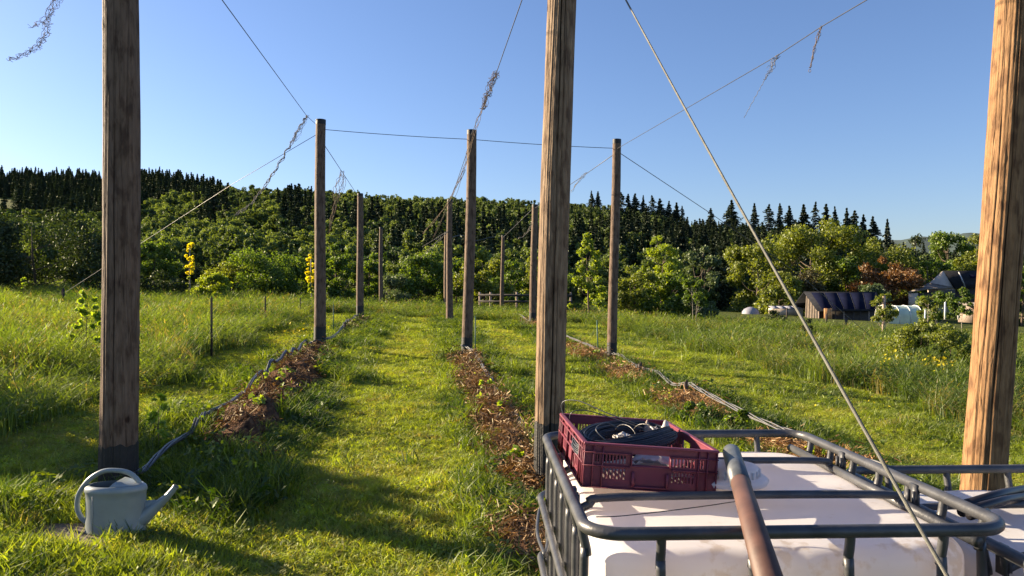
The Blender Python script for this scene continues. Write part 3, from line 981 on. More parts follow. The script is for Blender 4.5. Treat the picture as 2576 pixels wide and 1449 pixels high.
# px, top, base, note
SPR = [(1488, 480, 520, 'isolated'), (1504, 482, 522, 'isolated'), (1562, 484, 545, ''), (1580, 488, 545, ''), (1598, 487, 548, ''), (1618, 492, 550, ''),
       (1640, 492, 552, ''), (1660, 500, 556, ''), (1683, 506, 560, ''), (1702, 510, 566, ''), (1716, 518, 570, ''), (1788, 524, 572, ''),
       (1840, 504, 562, ''), (1898, 512, 572, ''), (1935, 514, 580, ''), (1962, 512, 585, ''), (1985, 518, 590, ''), (2022, 515, 598, ''),
       (2052, 508, 600, ''), (2078, 514, 605, ''), (2100, 520, 610, ''), (2130, 524, 615, ''), (2150, 530, 618, ''), (2172, 540, 620, ''),
       (2196, 545, 625, ''), (2232, 552, 628, '')]
spr_lab = ['left one of the two small spruces standing apart on the ridge', 'right one of the two small spruces standing apart on the ridge',
           'dark spruce on the ridge just right of the tall middle-distance right pole']
for i, (px, yt, yb, nt_) in enumerate(SPR):
    D = 405.0 if px < 2215 else 330
    x = (px - CX) / F * D
    z0 = CAMZ + (HY - yb) / F * D
    g = gz(x, D)
    z0 = min(z0, g)
    top = CAMZ + (HY - yt) / F * D
    src = con_meshes[i % 4]
    o = src if i < 4 else copy_tree(src)
    hh = top - z0
    o.location = (x, D, z0)
    wsc = min(1.0, 20.0 / hh)
    ws_ = wsc * (0.8 + 0.55 * ((i * 7) % 5) / 4)
    o.scale = (hh * ws_, hh * ws_, hh)
    o.rotation_euler = (0, 0, i * 1.3)
    names = ['first', 'second', 'third', 'fourth', 'fifth', 'sixth', 'seventh', 'eighth', 'ninth']
    if i < 2: lab = spr_lab[i]
    elif i < 11: lab = 'dark spruce in the left ridge clump of nine, %s from the left' % names[i - 2]
    elif i == 11: lab = 'small dark spruce standing alone in the dip of the ridge'
    elif i == 12: lab = 'thin see-through spruce standing alone on the ridge against the sky'
    elif i == 13: lab = 'dark spruce crossed by the thick steel cable on the ridge'
    elif i < 17: lab = 'dark spruce on the ridge right of the cable, %s of three' % names[i - 14]
    elif i < 25: lab = 'tall dark spruce in the right ridge clump of eight, %s from the left' % names[i - 17]
    else: lab = 'lone small spruce at the right end of the ridge, apart from the clump'
    o['label'] = lab

# distant ridge at the right end of the valley
rb = MB()
V, Fc = [], []
kx = np.linspace(2150, 3300, 60)
for i, px in enumerate(kx):
    D = 1500.0
    tp = 592 + 6 * math.sin(px / 45) + 3 * math.sin(px / 17) + max(0, 2300 - px) * 0.25
    V.append(tuple(P(px, tp, D + 120))); V.append(tuple(P(px, 700, D - 300)))
    V.append(tuple(P(px, 760, D - 400)))
for i in range(len(kx) - 1):
    a = i * 3
    Fc += [(a, a + 3, a + 4, a + 1), (a + 1, a + 4, a + 5, a + 2)]
rb.add(V, Fc)
M['far_hill'] = mat_plain('far_hill', (0.055, 0.085, 0.07), rough=1.0, var=0.35, scale=0.03, bump=0.6, bscale=0.2)
rb.build('hills', M['far_hill'], smooth=True)['kind'] = 'structure'


# ------------------------------------------------------------------ trees between the meadow and the hill
def T(px, py_top, D, wpx, mat, label, name='tree', **kw):
    x = (px - CX) / F * D
    g = gz(x, D)
    h = CAMZ + (HY - py_top) / F * D - g
    r = wpx / 2 / F * D
    kw.setdefault('leaf', 0.0028 * D)
    kw['leaf'] *= 0.72; kw['n'] = int(kw.get('n', 4500) * 2.0); kw['hollow'] = kw.get('hollow', .5) * .6
    kw['lobes'] = int(kw.get('lobes', 18) * 1.35); kw['lump'] = kw.get('lump', .45) * .88
    kw.setdefault('trunk_r', 0.02 * h)
    return tree(name, (x, D), h, r, mat, label, **kw)


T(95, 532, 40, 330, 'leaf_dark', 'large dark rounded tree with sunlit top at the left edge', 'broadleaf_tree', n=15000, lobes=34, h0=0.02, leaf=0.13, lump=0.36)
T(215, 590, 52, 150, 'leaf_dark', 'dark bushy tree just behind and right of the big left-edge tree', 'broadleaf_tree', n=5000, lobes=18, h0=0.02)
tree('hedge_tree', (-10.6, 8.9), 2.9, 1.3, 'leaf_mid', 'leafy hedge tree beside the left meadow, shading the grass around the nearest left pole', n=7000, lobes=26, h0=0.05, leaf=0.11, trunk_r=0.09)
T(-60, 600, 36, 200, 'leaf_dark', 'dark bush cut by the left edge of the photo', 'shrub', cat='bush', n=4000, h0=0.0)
T(385, 612, 50, 120, 'leaf_mid', 'bright green tree directly right of the nearest left pole', 'broadleaf_tree', n=5500, lobes=18, h0=0.05)
T(455, 668, 54, 130, 'leaf_dark', 'low dark tree behind the left yellow-flowering tree', 'broadleaf_tree', n=4500, h0=0.0)
T(395, 690, 44, 150, 'leaf_dark', 'dark low bush below the bright tree beside the nearest left pole', 'shrub', cat='bush', n=4000, h0=0.0)
T(580, 640, 52, 130, 'leaf_olive', 'rounded olive bush with thin stems right of the left yellow tree', 'shrub', cat='bush', n=6000, lobes=20, h0=0.05, stems=3)
T(655, 632, 50, 170, 'leaf_mid', 'broad many-stemmed green bush in the middle of the left hedge', 'shrub', cat='bush', n=8000, lobes=24, h0=0.08, stems=4)
T(735, 640, 54, 120, 'leaf_mid', 'green bush touching the right yellow-flowering tree', 'shrub', cat='bush', n=5000, lobes=18, h0=0.03, stems=3)
T(535, 690, 42, 80, 'leaf_bright', 'pale yellow-green low bush at the meadow edge by the olive bush', 'shrub', cat='bush', n=3500, h0=0.0, stems=3)
T(850, 618, 56, 110, 'leaf_mid', 'green tree between the second and third poles of the left row', 'broadleaf_tree', n=5500, h0=0.05)
T(925, 640, 58, 90, 'leaf_mid', 'dark green tree behind the two farthest poles of the left row', 'broadleaf_tree', n=4500, h0=0.02)
T(990, 700, 48, 110, 'leaf_grey', 'low grey-green bush right of the farthest left-row pole', 'shrub', cat='bush', n=4500, h0=0.0, stems=3)
T(1060, 640, 56, 140, 'leaf_mid', 'wide green tree in the gap between left and middle rows', 'broadleaf_tree', n=7500, lobes=24, h0=0.05)
T(1150, 655, 60, 90, 'leaf_mid', 'green tree showing between the close pair of middle-row poles', 'broadleaf_tree', n=4000, h0=0.0)
T(1215, 635, 58, 120, 'leaf_olive', 'brownish olive tree behind the rail fence', 'broadleaf_tree', n=6000, h0=0.02, multi_tint=0.2)
T(1290, 660, 62, 110, 'leaf_mid', 'dark green tree between the two far right-row poles', 'broadleaf_tree', n=5000, h0=0.0)
T(1360, 650, 64, 110, 'leaf_olive', 'olive tree mostly hidden behind the nearest middle pole', 'broadleaf_tree', n=5000, h0=0.0)
T(1482, 575, 42, 125, 'leaf_bright', 'slender bright green tree with thin pale trunk between the two tall right poles', 'broadleaf_tree', shape='cone', n=4200, lobes=34, h0=0.14, lump=0.26, hollow=0.3, trunk_r=0.07)
T(1425, 690, 50, 110, 'leaf_mid', 'low green bush left of the slender bright tree', 'shrub', cat='bush', n=4000, h0=0.0)
T(1665, 592, 48, 150, 'leaf_bright', 'upright yellow-green tree with a pointed top right of the right-row pole', 'broadleaf_tree', shape='dome', n=9500, lobes=40, h0=0.0, lump=0.30)
T(1600, 665, 46, 120, 'leaf_olive', 'bushy olive tree touching the left of the pointed yellow-green tree', 'broadleaf_tree', n=5000, h0=0.0)
T(1765, 618, 44, 120, 'leaf_grey', 'grey-green poplar-like tree with fine leaves and dark gaps', 'broadleaf_tree', shape='column', n=7500, lobes=28, h0=0.05, lump=0.33, stems=3)
T(1745, 690, 34, 70, 'leaf_mid', 'young slim tree with bare lower stems in front of the grey-green tree', 'young_tree', shape='column', n=2200, lobes=16, h0=0.25, bark='bark_pale', trunk_r=0.03, stems=2)
T(1690, 700, 46, 150, 'leaf_mid', 'dense green bush in front of the pointed yellow-green tree', 'shrub', cat='bush', n=6000, h0=0.0)
# larger trees of the hollow on the right
T(1900, 605, 125, 150, 'leaf_olive', 'round yellow-green tree at the left end of the valley group', 'broadleaf_tree', n=8000, lobes=26, h0=0.0, leaf=0.4)
T(2055, 560, 135, 260, 'leaf_olive', 'tallest broad yellow-green tree of the valley, above the solar barn', 'broadleaf_tree', n=16000, lobes=40, h0=0.02, leaf=0.42, lump=0.34)
T(1960, 690, 115, 130, 'leaf_olive', 'low olive tree above the grey tent', 'broadleaf_tree', n=6000, lobes=20, h0=0.0, leaf=0.36)
T(2010, 650, 118, 120, 'leaf_brown', 'dark brownish open tree behind the left gable of the solar barn', 'broadleaf_tree', n=3500, lobes=22, h0=0.1, leaf=0.34, hollow=0.2, trunk_r=0.25)
T(2130, 640, 128, 110, 'leaf_mid', 'green tree rising behind the middle of the solar barn', 'broadleaf_tree', n=6500, lobes=20, h0=0.0, leaf=0.38)
T(2215, 600, 140, 170, 'leaf_olive', 'broad olive tree behind the red-leaved tree', 'broadleaf_tree', n=8500, lobes=26, h0=0.0, leaf=0.42)
T(2240, 648, 122, 165, 'leaf_rust', 'rounded tree with copper-red leaves left of the house', 'copper_beech', n=9000, lobes=26, h0=0.12, leaf=0.36, lump=0.36)
T(2190, 715, 112, 90, 'leaf_grey', 'pale green low tree behind the right end of the solar barn', 'broadleaf_tree', n=3500, h0=0.0, leaf=0.3)
T(2280, 588, 190, 120, 'leaf_dark', 'dark round far tree at the foot of the ridge end', 'broadleaf_tree', n=4000, h0=0.0, leaf=0.55)
T(2390, 585, 150, 130, 'leaf_mid', 'tall green tree behind the house roof', 'broadleaf_tree', n=8000, lobes=24, h0=0.0, leaf=0.42)
T(2340, 640, 135, 100, 'leaf_mid', 'green tree between the red tree and the house gable', 'broadleaf_tree', n=5000, h0=0.0, leaf=0.4)
T(2460, 590, 140, 120, 'leaf_olive', 'olive tree partly hidden by the nearest right pole', 'broadleaf_tree', n=6500, h0=0.0, leaf=0.4)
T(2570, 650, 110, 100, 'leaf_mid', 'dark green tree cut by the right edge of the photo', 'broadleaf_tree', n=5000, h0=0.0, leaf=0.33)
T(2360, 735, 70, 90, 'leaf_mid', 'small green tree in front of the house lean-to', 'broadleaf_tree', n=3200, lobes=14, h0=0.3, leaf=0.16, bark='bark_pale')
# near the right meadow
T(2222, 735, 34, 78, 'leaf_olive', 'young fruit tree tied to a stake left of the yellow flower bush', 'young_tree', shape='column', n=1900, lobes=18, h0=0.42, leaf=0.08, lump=0.34, hollow=0.2, trunk_r=0.035, bark='bark_pale')
T(2340, 815, 17, 230, 'leaf_olive', 'large leafy bush beside the nearest right pole with yellow flowers at its foot', 'shrub', cat='bush', n=9500, lobes=34, h0=0.0, leaf=0.055, lump=0.33, stems=5, trunk_r=0.03)
T(2260, 850, 20, 120, 'leaf_olive', 'smaller leafy bush left of the large one beside the right pole', 'shrub', cat='bush', n=3500, lobes=18, h0=0.0, leaf=0.055, stems=3, trunk_r=0.02)
T(2420, 720, 40, 60, 'leaf_mid', 'young tree with white stakes left of the nearest right pole', 'young_tree', shape='column', n=1500, lobes=12, h0=0.4, leaf=0.1, trunk_r=0.03, bark='bark_pale')
T(2335, 740, 36, 55, 'leaf_olive', 'thin young tree behind the large right bush', 'young_tree', shape='column', n=1200, lobes=12, h0=0.3, leaf=0.09, trunk_r=0.03, bark='bark_pale')
T(2025, 800, 26, 46, 'leaf_dark', 'small dark leafy bush crossed by the steel cable', 'shrub', cat='bush', n=1800, lobes=12, h0=0.0, leaf=0.06, stems=2, trunk_r=0.015)
T(1945, 780, 48, 60, 'leaf_dark', 'dark bush in the meadow in front of the cold frame', 'shrub', cat='bush', n=1800, h0=0.0, leaf=0.1)
T(1750, 1010, 9.3, 75, 'leaf_mid', 'leafy hop plant growing under the hoses of the right row', 'hop_plant', cat='plant', n=1300, lobes=12, h0=0.0, leaf=0.05, stems=3, trunk_r=0.008, hollow=0.2)
T(1850, 1025, 8.6, 80, 'leaf_mid', 'second leafy hop plant on the right row, nearer the water tank', 'hop_plant', cat='plant', n=1400, lobes=12, h0=0.0, leaf=0.05, stems=3, trunk_r=0.008, hollow=0.2)
T(218, 722, 12, 100, 'leaf_hop', 'knee-high bright sapling left of the nearest left pole', 'sapling', cat='plant', shape='dome', n=800, lobes=30, h0=0.05, leaf=0.07, lump=0.22, hollow=0.1, trunk_r=0.012)
T(402, 985, 6.6, 60, 'leaf_hop', 'small hop shoot with heart leaves beside the nearest left pole', 'hop_plant', cat='plant', shape='column', n=60, lobes=9, h0=0.2, leaf=0.07, lump=0.3, hollow=0.1, trunk_r=0.006)
T(60, 690, 22, 40, 'leaf_hop', 'thin seedling in front of the big left-edge tree', 'sapling', cat='plant', shape='cone', n=150, lobes=10, h0=0.3, leaf=0.07, lump=0.2, trunk_r=0.012)

for i, (px, py, D) in enumerate([(1215, 1020, 9.6), (1248, 1065, 8.6), (1225, 985, 10.6), (1262, 1120, 7.6), (1205, 950, 12.2), (1292, 1180, 6.6), (1190, 925, 14), (690, 1000, 9.6), (720, 965, 11),
                                 (640, 1060, 8), (1440, 945, 14.6), (1500, 920, 16.5), (1640, 975, 12), (1110, 830, 24), (940, 812, 27), (2060, 1110, 7)]):
    x = (px - CX) / F * D
    t = thing('hop_shoot', (x, D, gz(x, D)), 'small bright hop shoot sprouting from the soil of the pole rows', 'plant', 'hop shoots sprouting along the rows')
    Pn, d, cs, ws = crown_points(34, 0.01, RNG.uniform(.1, .2), 0.11, 'round', 7, 0.4, 0.2)
    MB().quads(leaf_quads(Pn, 0.038 * (1 + D / 30), d + np.array([0, 0, 1.0]), 0.7)).build('foliage', M['leaf_hop'], t, tint=RNG.uniform(0, 1, 34))
    m = MB()
    for c_ in cs[:4]: m.tube([(0, 0, -.03), tuple(c_)], .003, 4)
    m.build('stem', M['bark'], t)

def laburnum(px, yt, yb, D, w, label):
    x = (px - CX) / F * D
    g = gz(x, D); h = CAMZ + (HY - yt) / F * D - g
    t = thing('laburnum_tree', (x, D, g - 0.02), label, 'tree', 'yellow flowering trees')
    Pn, d, cs, ws = crown_points(1500, CAMZ + (HY - yb) / F * D - g, h, w / 2 / F * D, 'column', 20, 0.36, 0.1)
    MB().quads(leaf_quads(Pn, 0.085, d, 0.3)).build('blossom', M['leaf_yellow'], t, tint=RNG.uniform(0, 1, 1500))
    Pn, d, cs, ws = crown_points(500, 0.3, h * 0.45, w / 2.4 / F * D, 'column', 8, 0.4, 0.2)
    MB().quads(leaf_quads(Pn, 0.10, d, 0.4)).build('foliage', M['leaf_bright'], t, tint=RNG.uniform(0, 1, 500))
    MB().tube(curve_pts([(0.15, 0, -0.2), (0.0, 0, h * 0.4), (0.02, 0, h * 0.9)], 5), 0.035, 6).build('trunk', M['bark_pale'], t)
laburnum(477, 608, 695, 46, 32, 'slim tree topped with yellow blossom, standing free right of the nearest left pole')
laburnum(782, 638, 728, 45, 30, 'yellow blossoming tree half hidden by the second pole of the left row')

# yellow flowers in the meadow
def flowers():
    V, Fc = [], []
    for i in range(5):
        a = i * 1.2566
        k = len(V)
        d = np.array([math.cos(a), math.sin(a), 0.3]); e = np.array([-math.sin(a), math.cos(a), 0])
        V += [np.zeros(3), d * .5 + e * .3, d, d * .5 - e * .3]; Fc.append((k, k + 1, k + 2, k + 3))
    pr = [(np.array(V, float) * 0.02, np.array(Fc))]
    X, Y, Z = [], [], []
    for (px, py, D, n, sx, sy) in ((2250, 905, 15.5, 50, 50, 22), (2370, 912, 14.5, 70, 40, 18), (720, 845, 20, 60, 60, 25), (800, 830, 22, 60, 45, 25),
                                   (2300, 955, 14, 30, 60, 20), (1920, 870, 22, 14, 130, 30), (330, 1475, 5, 3, 60, 10), (700, 780, 30, 40, 90, 18), (2150, 1010, 11, 14, 160, 25), (2500, 990, 12, 12, 40, 30)):
        for i in range(n):
            p = P(px + RNG.normal(0, sx * 0.5), py + RNG.normal(0, sy * 0.5), D * RNG.uniform(0.95, 1.05))
            X.append(p.x); Y.append(p.y); Z.append(max(p.z, gz(p.x, p.y) + 0.05))
    pts = np.stack([X, Y, Z], -1); n = len(pts)
    s = RNG.uniform(0.7, 1.4, n) * (0.6 + pts[:, 1] / 18)
    o = scatter('wild_flowers', pr, pts, np.stack([RNG.normal(0, .6, n), RNG.normal(0, .6, n), RNG.uniform(0, 6, n)], -1), np.stack([s, s, s], -1), RNG.uniform(0, 1, n), M['flower'])
    tag(o, 'scattered small yellow flowers in the tall meadow grass', 'flowers', kind='stuff')
M['flower'] = mat_leaf('flower', (0.65, 0.50, 0.01), (0.85, 0.72, 0.03), 0.3, 'INSTANCER', transcol=1.0)
flowers()


# ------------------------------------------------------------------ poles
def pole(label, base, top, d0, d1, mat, near=False, tar=0.45, crack=None, capped=True, seed=0):
    """base and top points of the axis; tapering, wavy, cracked"""
    base = Vector(base); top = Vector(top)
    root = thing('timber_pole', base, label, 'pole', 'tall timber poles of the hop yard')
    ax = top - base; L = ax.length
    q = Vector((0, 0, 1)).rotation_difference(ax); root.rotation_mode = 'QUATERNION'; root.rotation_quaternion = q
    seg, rings = (230, 170) if near else (32, 60)
    sink = 0.45
    zs = np.linspace(-sink, L, rings)
    w = np.linspace(0, 2 * math.pi, seg, endpoint=False)
    Zg, W = np.meshgrid(zs, w, indexing='ij')
    r = (d0 + (d1 - d0) * np.clip(Zg / L, 0, 1)) / 2
    rs = np.random.default_rng(seed + 50)
    ph = rs.uniform(0, 6, 8)
    r = r * (1 + 0.012 * np.sin(2 * W + ph[0] + Zg * 0.7) + 0.010 * np.sin(3 * W + ph[1] - Zg) + 0.012 * np.sin(Zg * 2.3 + ph[2]) + 0.006 * np.sin(Zg * 7.1 + ph[3] + W)
             + 0.002 * np.sin(11 * W + np.sin(Zg * 3) * 0.6))
    CK = np.zeros_like(r)
    if near:
        r += 0.0012 * np.sin(23 * W + 2.0 * np.sin(Zg * 1.7 + ph[4])) + 0.0010 * np.sin(37 * W + 3 * np.sin(Zg * 0.9))
        for (a0, dep, wid) in (crack or []):
            aa = a0 + 0.06 * np.sin(Zg * 1.3 + ph[5]) + 0.02 * np.sin(Zg * 6 + ph[6])
            dd = np.angle(np.exp(1j * (W - aa)))
            gv_ = np.exp(-(dd / (wid * 1.25)) ** 2) * (0.75 + 0.25 * np.sin(Zg * 2.1 + ph[7]))
            r -= dep * gv_; CK = np.maximum(CK, gv_ * min(1, dep / 0.012))
        for kk in range(9):                      # knots
            zk = rs.uniform(0.2, L - 0.2); wk = rs.uniform(0, 6.28)
            dd = np.angle(np.exp(1j * (W - wk))) * d0 / 2
            rr2 = (dd / 0.022) ** 2 + ((Zg - zk) / 0.035) ** 2
            r += 0.007 * np.exp(-rr2) - 0.006 * np.exp(-rr2 * 5)
    bend = 0.018 * np.sin(Zg * 0.8 + ph[0])
    V = np.stack([r * np.cos(W) + bend, r * np.sin(W) + 0.4 * bend, Zg], -1).reshape(-1, 3)
    I = np.arange((rings - 1) * seg).reshape(rings - 1, seg)
    J = np.roll(I, -1, axis=1)
    Fc = np.stack([I, J, J + seg, I + seg], -1).reshape(-1, 4)
    mb = MB(); mb.add(V, Fc.tolist())
    mb.f.append(tuple((rings - 1) * seg + k for k in range(seg)))
    sh = mb.build('shaft', M[mat], root, smooth=True)
    ca_ = sh.data.attributes.new('crack', 'FLOAT', 'POINT'); ca_.data.foreach_set('value', CK.ravel().astype(np.float32))
    # tarred foot and dark top
    def sleeve(z0, z1, nm, extra=0.003, ragged=0.0, cap=False):
        zz = np.linspace(z0, z1, 8)
        Zs, Ws = np.meshgrid(zz, w, indexing='ij')
        fz = (Zs - z0) / (z1 - z0)
        Zr = Zs + ragged * fz * (np.sin(5 * Ws + seed) * .5 + np.sin(11 * Ws) * .3)
        ri = np.stack([np.interp(Zr[:, k], zs, r[:, k]) for k in range(seg)], 1)
        bi = 0.018 * np.sin(Zr * 0.8 + ph[0])
        rr = ri + extra
        Vs = np.stack([rr * np.cos(Ws) + bi, rr * np.sin(Ws) + 0.4 * bi, Zr], -1).reshape(-1, 3)
        I = np.arange(7 * seg).reshape(7, seg); J = np.roll(I, -1, axis=1)
        f = np.stack([I, J, J + seg, I + seg], -1).reshape(-1, 4).tolist()
        m = MB(); m.add(Vs, f)
        if cap: m.f.append(tuple(7 * seg + k for k in range(seg)))
        m.build(nm, M['tar'], root, smooth=True)
    if tar: sleeve(-0.05, tar, 'tarred_base', ragged=0.02)
    if capped: sleeve(L - 0.10, L + 0.006, 'tarred_top', ragged=-0.0, cap=True)
    return root


def polepx(label, bx, D, tx, ty, d0, d1, mat, by=None, **kw):
    xb = (bx - CX) / F * D
    zb = gz(xb, D) if by is None else CAMZ + (HY - by) / F * D
    b = Vector((xb, D, zb)); t = P(tx, ty, D)
    return pole(label, b, t, d0, d1, mat, **kw), b, t


# azimuth around a pole: angle of the side facing the camera is -90 deg
A = math.radians
_, _, L1T = polepx('weathered grey-brown pole nearest on the left, watering can at its foot', 302, 5.5, 296, -395, 0.252, 0.232, 'wood_grey', near=True,
                   crack=[(A(-84), 0.010, 0.026), (A(-118), 0.005, 0.02)], tar=0.37, seed=1)
_, _, M1T = polepx('pale cracked pole nearest in the middle, rising behind the crate', 1384, 5.9, 1418, -290, 0.236, 0.222, 'wood_tan', near=True,
                   crack=[(A(-90), 0.022, 0.034), (A(-74), 0.010, 0.02), (A(-140), 0.005, 0.02)], tar=0.44, seed=2)
_, _, R1T = polepx('golden leaning pole nearest on the right edge', 2462, 5.4, 2575, -250, 0.285, 0.25, 'wood_gold', near=True,
                   crack=[(A(-112), 0.014, 0.026), (A(-146), 0.006, 0.018), (A(-62), 0.008, 0.022)], tar=0.0, seed=3)
_, L2B, L2T = polepx('dark pole second in the left row with black top', 802, 16.4, 809, 302, 0.25, 0.215, 'wood_grey', by=882, tar=0.52, seed=4)
_, M2B, M2T = polepx('second pole of the middle row, hoses wrapped round its black foot', 1176, 16.8, 1186, 328, 0.245, 0.21, 'wood_grey', by=905, tar=0.5, seed=5)
_, R2B, R2T = polepx('second pole of the right row, twin hoses crossing its black foot', 1541, 17.1, 1550, 351, 0.225, 0.19, 'wood_grey', by=908, tar=0.42, seed=6)
_, L3B, L3T = polepx('third pole of the left row against the dark hillside', 907, 29.6, 905, 487, 0.30, 0.22, 'wood_grey', tar=0.5, seed=7)
_, M3B, M3T = polepx('third pole of the middle row, thin pole close behind its left side', 1130, 31.5, 1132, 502, 0.30, 0.22, 'wood_grey', tar=0.0, seed=8)
_, R3B, R3T = polepx('third pole of the right row with pointed black top', 1341, 30.9, 1345, 515, 0.31, 0.25, 'wood_grey', tar=0.5, seed=9)
_, L4B, L4T = polepx('farthest pole of the left row, short and thin', 958, 45, 959, 572, 0.26, 0.2, 'wood_grey', tar=0.4, seed=10)
_, M4B, M4T = polepx('farthest pole of the middle row, reddish edge peeping out behind the third', 1121, 46, 1123, 585, 0.26, 0.22, 'wood_tan', tar=0.0, seed=11)
_, R4B, R4T = polepx('farthest pole of the right row, above the rail fence', 1263, 47.5, 1265, 592, 0.27, 0.2, 'wood_grey', tar=0.35, seed=12)


# ------------------------------------------------------------------ wires and twine
def wire(name, pts, r, label, cat='wire', group=None, mat='wire', sag=0.0, seg=5, n=14):
    pts = [Vector(p) for p in pts]
    if len(pts) == 2:
        a, b = pts
        pts = [a.lerp(b, i / n) + Vector((0, 0, -sag * 4 * (i / n) * (1 - i / n))) for i in range(n + 1)]
    o = MB().tube(pts, r, seg).build(name, M[mat], smooth=True)
    tag(o, label, cat, group)
    return o

OW = 'overhead trellis wires'
wire('trellis_wire', [L1T - Vector((0, 0, .1)), P(772, 292, 18 - 1.6), L2T - Vector((0, 0, .2))], 0.006, 'overhead wire from the nearest left pole to the second left pole', group=OW)
wire('trellis_wire', [M1T + Vector((.05, 0, .0)), P(1313, 0, 8.6), P(1248, 185, 11.5), M2T - Vector((0, 0.1, .12))], 0.006, 'overhead wire from the nearest middle pole to the second middle pole', group=OW)
wire('trellis_wire', [R1T, P(2180, 0, 7.6), P(2065, 68, 8.6), P(1955, 140, 9.9), R2T - Vector((0, 0, .22))], 0.0055, 'overhead wire carrying two hanging twine tails up to the right', group=OW)
wire('trellis_wire', [L2T - Vector((0, 0, .2)), M2T - Vector((0, 0, .2))], 0.007, 'level cross wire between second left and second middle pole', group=OW, sag=0.02)
wire('trellis_wire', [M2T - Vector((0, 0, .2)), R2T - Vector((0, 0, .2))], 0.007, 'level cross wire from second middle pole to second right pole', group=OW, sag=0.02)
wire('trellis_wire', [L2T - Vector((0, 0, .45)), L3T - Vector((0, 0, .2))], 0.008, 'wire sloping from the second left pole down to the third left pole', group=OW)
wire('trellis_wire', [R2T - Vector((0, 0, .3)), P(1475, 437, 22.5), R3T - Vector((0, 0, .15))], 0.009, 'wire sloping from the second right pole down to the third right pole', group=OW)
wire('trellis_wire', [R3T - Vector((0, 0, .1)), R4T - Vector((0, 0, .15))], 0.013, 'wire from the third right pole to the farthest right pole', group=OW)
wire('trellis_wire', [M2T - Vector((0, 0, .2)), M3T - Vector((0, 0, .1))], 0.008, 'wire from the second middle pole down to the third middle pole', group=OW)
wire('slack_wire', curve_pts([M3T - Vector((0, 0, 1.6)), P(1163, 592, 36), P(1195, 605, 40), P(1240, 596, 44), P(1262, 600, 47.3)], 6), 0.013, 'slack curved wire hanging between middle and right far poles', 'wire')
wire('guy_wire', [L2T - Vector((0, 0, .25)), P(590, 460, 20), P(160, 738, 28)], 0.0065, 'guy wire running from the second left pole down to the left meadow', 'wire')
wire('guy_wire', [R2T - Vector((0, 0, .25)), P(1785, 535, 19), P(2010, 690, 21.5), (12.5, 25, gz(12.5, 25))], 0.008, 'guy wire running from the second right pole down to the right', 'wire')
# thick stranded steel cable
def cable():
    a, b = Vector((M1T.x + .02, 5.85, M1T.z - .05)), Vector((1.045, 0.25, 0.05))
    d = (P(2345, 1340, 1.6) - a); b = a + d * ((a.z - gz(1.0, .3)) / -d.z)
    mb = MB()
    t = (b - a).normalized(); s = t.cross(Vector((0, 0, 1))).normalized(); u = s.cross(t)
    L = (b - a).length
    n = int(L / 0.0055)
    for k in range(6):
        pts = []
        for i in range(n + 1):
            f = i / n; w = 2 * math.pi * (L * f / 0.042 + k / 6)
            sag = Vector((0, 0, -0.05 * 4 * f * (1 - f)))
            pts.append(a.lerp(b, f) + sag + (s * math.cos(w) + u * math.sin(w)) * 0.0031)
        mb.tube(pts, 0.0018, 5)
    o = mb.build('steel_cable', M['steel'], smooth=True)
    tag(o, 'thick twisted steel cable slanting in front of the white water tank', 'cable')
cable()


def strands(pts, n, r, spread, wave=0.02, freq=3.0, seed=0, mb=None, ext=None, k=7):
    """frayed coir: several crinkled strands along a path"""
    rs = random.Random(seed)
    base = curve_pts(pts, k)
    mb = mb or MB()
    for s in range(n):
        q = []
        o1 = Vector((rs.uniform(-1, 1), rs.uniform(-1, 1), rs.uniform(-1, 1))) * spread
        ph = rs.uniform(0, 6); fq = [rs.uniform(.25, 1.0) * freq / 2.2 for _ in range(3)]; wv = wave * rs.uniform(.5, 1.4)
        m = len(base) if rs.random() > 0.4 else int(len(base) * rs.uniform(0.55, 1))
        for i, p in enumerate(base[:m]):
            f = i / (len(base) - 1)
            w = wv * (math.sin(i * fq[0] * 1.6 + ph) + .6 * math.sin(i * fq[1] * 2.9 + ph * 2))
            q.append(p + o1 * math.sin(math.pi * min(1, f + 0.12)) + Vector((w, 0.5 * w, wv * math.sin(i * fq[2] * 2.1 + ph))))
        if len(q) > 2: mb.tube(q, r, 4)
    return mb

TG = 'coir twine tails hanging from the trellis wires'
def twine(mb, label, mat='twine'):
    o = mb.build('coir_twine', M[mat]); tag(o, label, 'twine', TG)

mb = strands([P(170, -60, 4.3), P(128, 30, 4.3), P(118, 85, 4.2), P(95, 120, 4.15), P(60, 138, 4.1), P(22, 150, 4.05)], 7, 0.0011, 0.016, 0.008, 1.9, 1, k=16)
strands([P(180, -40, 4.3), P(140, 5, 4.3), P(110, 50, 4.3), P(82, 66, 4.2)], 3, 0.001, 0.012, 0.010, 2.0, 2, mb, k=14)
twine(mb, 'frayed brown twine blowing in the top left corner')
mb = strands([P(772, 290, 16.2), P(745, 335, 16), P(700, 415, 15.8), P(640, 502, 15.5), P(590, 543, 15.2)], 4, 0.006, 0.012, 0.016, 2.4, 3, k=16)
strands([P(772, 292, 16.2), P(755, 330, 16), P(735, 360, 16)], 5, 0.003, 0.05, 0.03, 2.2, 4, mb)
twine(mb, 'long twisted twine swinging left from the wire beside the second left pole', 'twine_grey')
mb = strands([P(862, 432, 23), P(858, 460, 23), P(846, 500, 23), P(828, 585, 23)], 9, 0.006, 0.12, 0.03, 1.9, 5)
twine(mb, 'thick looped twine bundle hanging between second and third left poles')
mb = strands([P(1249, 183, 11.4), P(1240, 205, 11.4), P(1226, 240, 11.4), P(1214, 275, 11.4)], 12, 0.0035, 0.045, 0.03, 2.1, 6)
strands([P(1226, 240, 11.4), P(1210, 290, 11.4), P(1190, 350, 11.5), P(1168, 425, 11.7), P(1130, 505, 12), P(1065, 588, 12.4)], 3, 0.0035, 0.03, 0.010, 1.4, 7, mb, k=14)
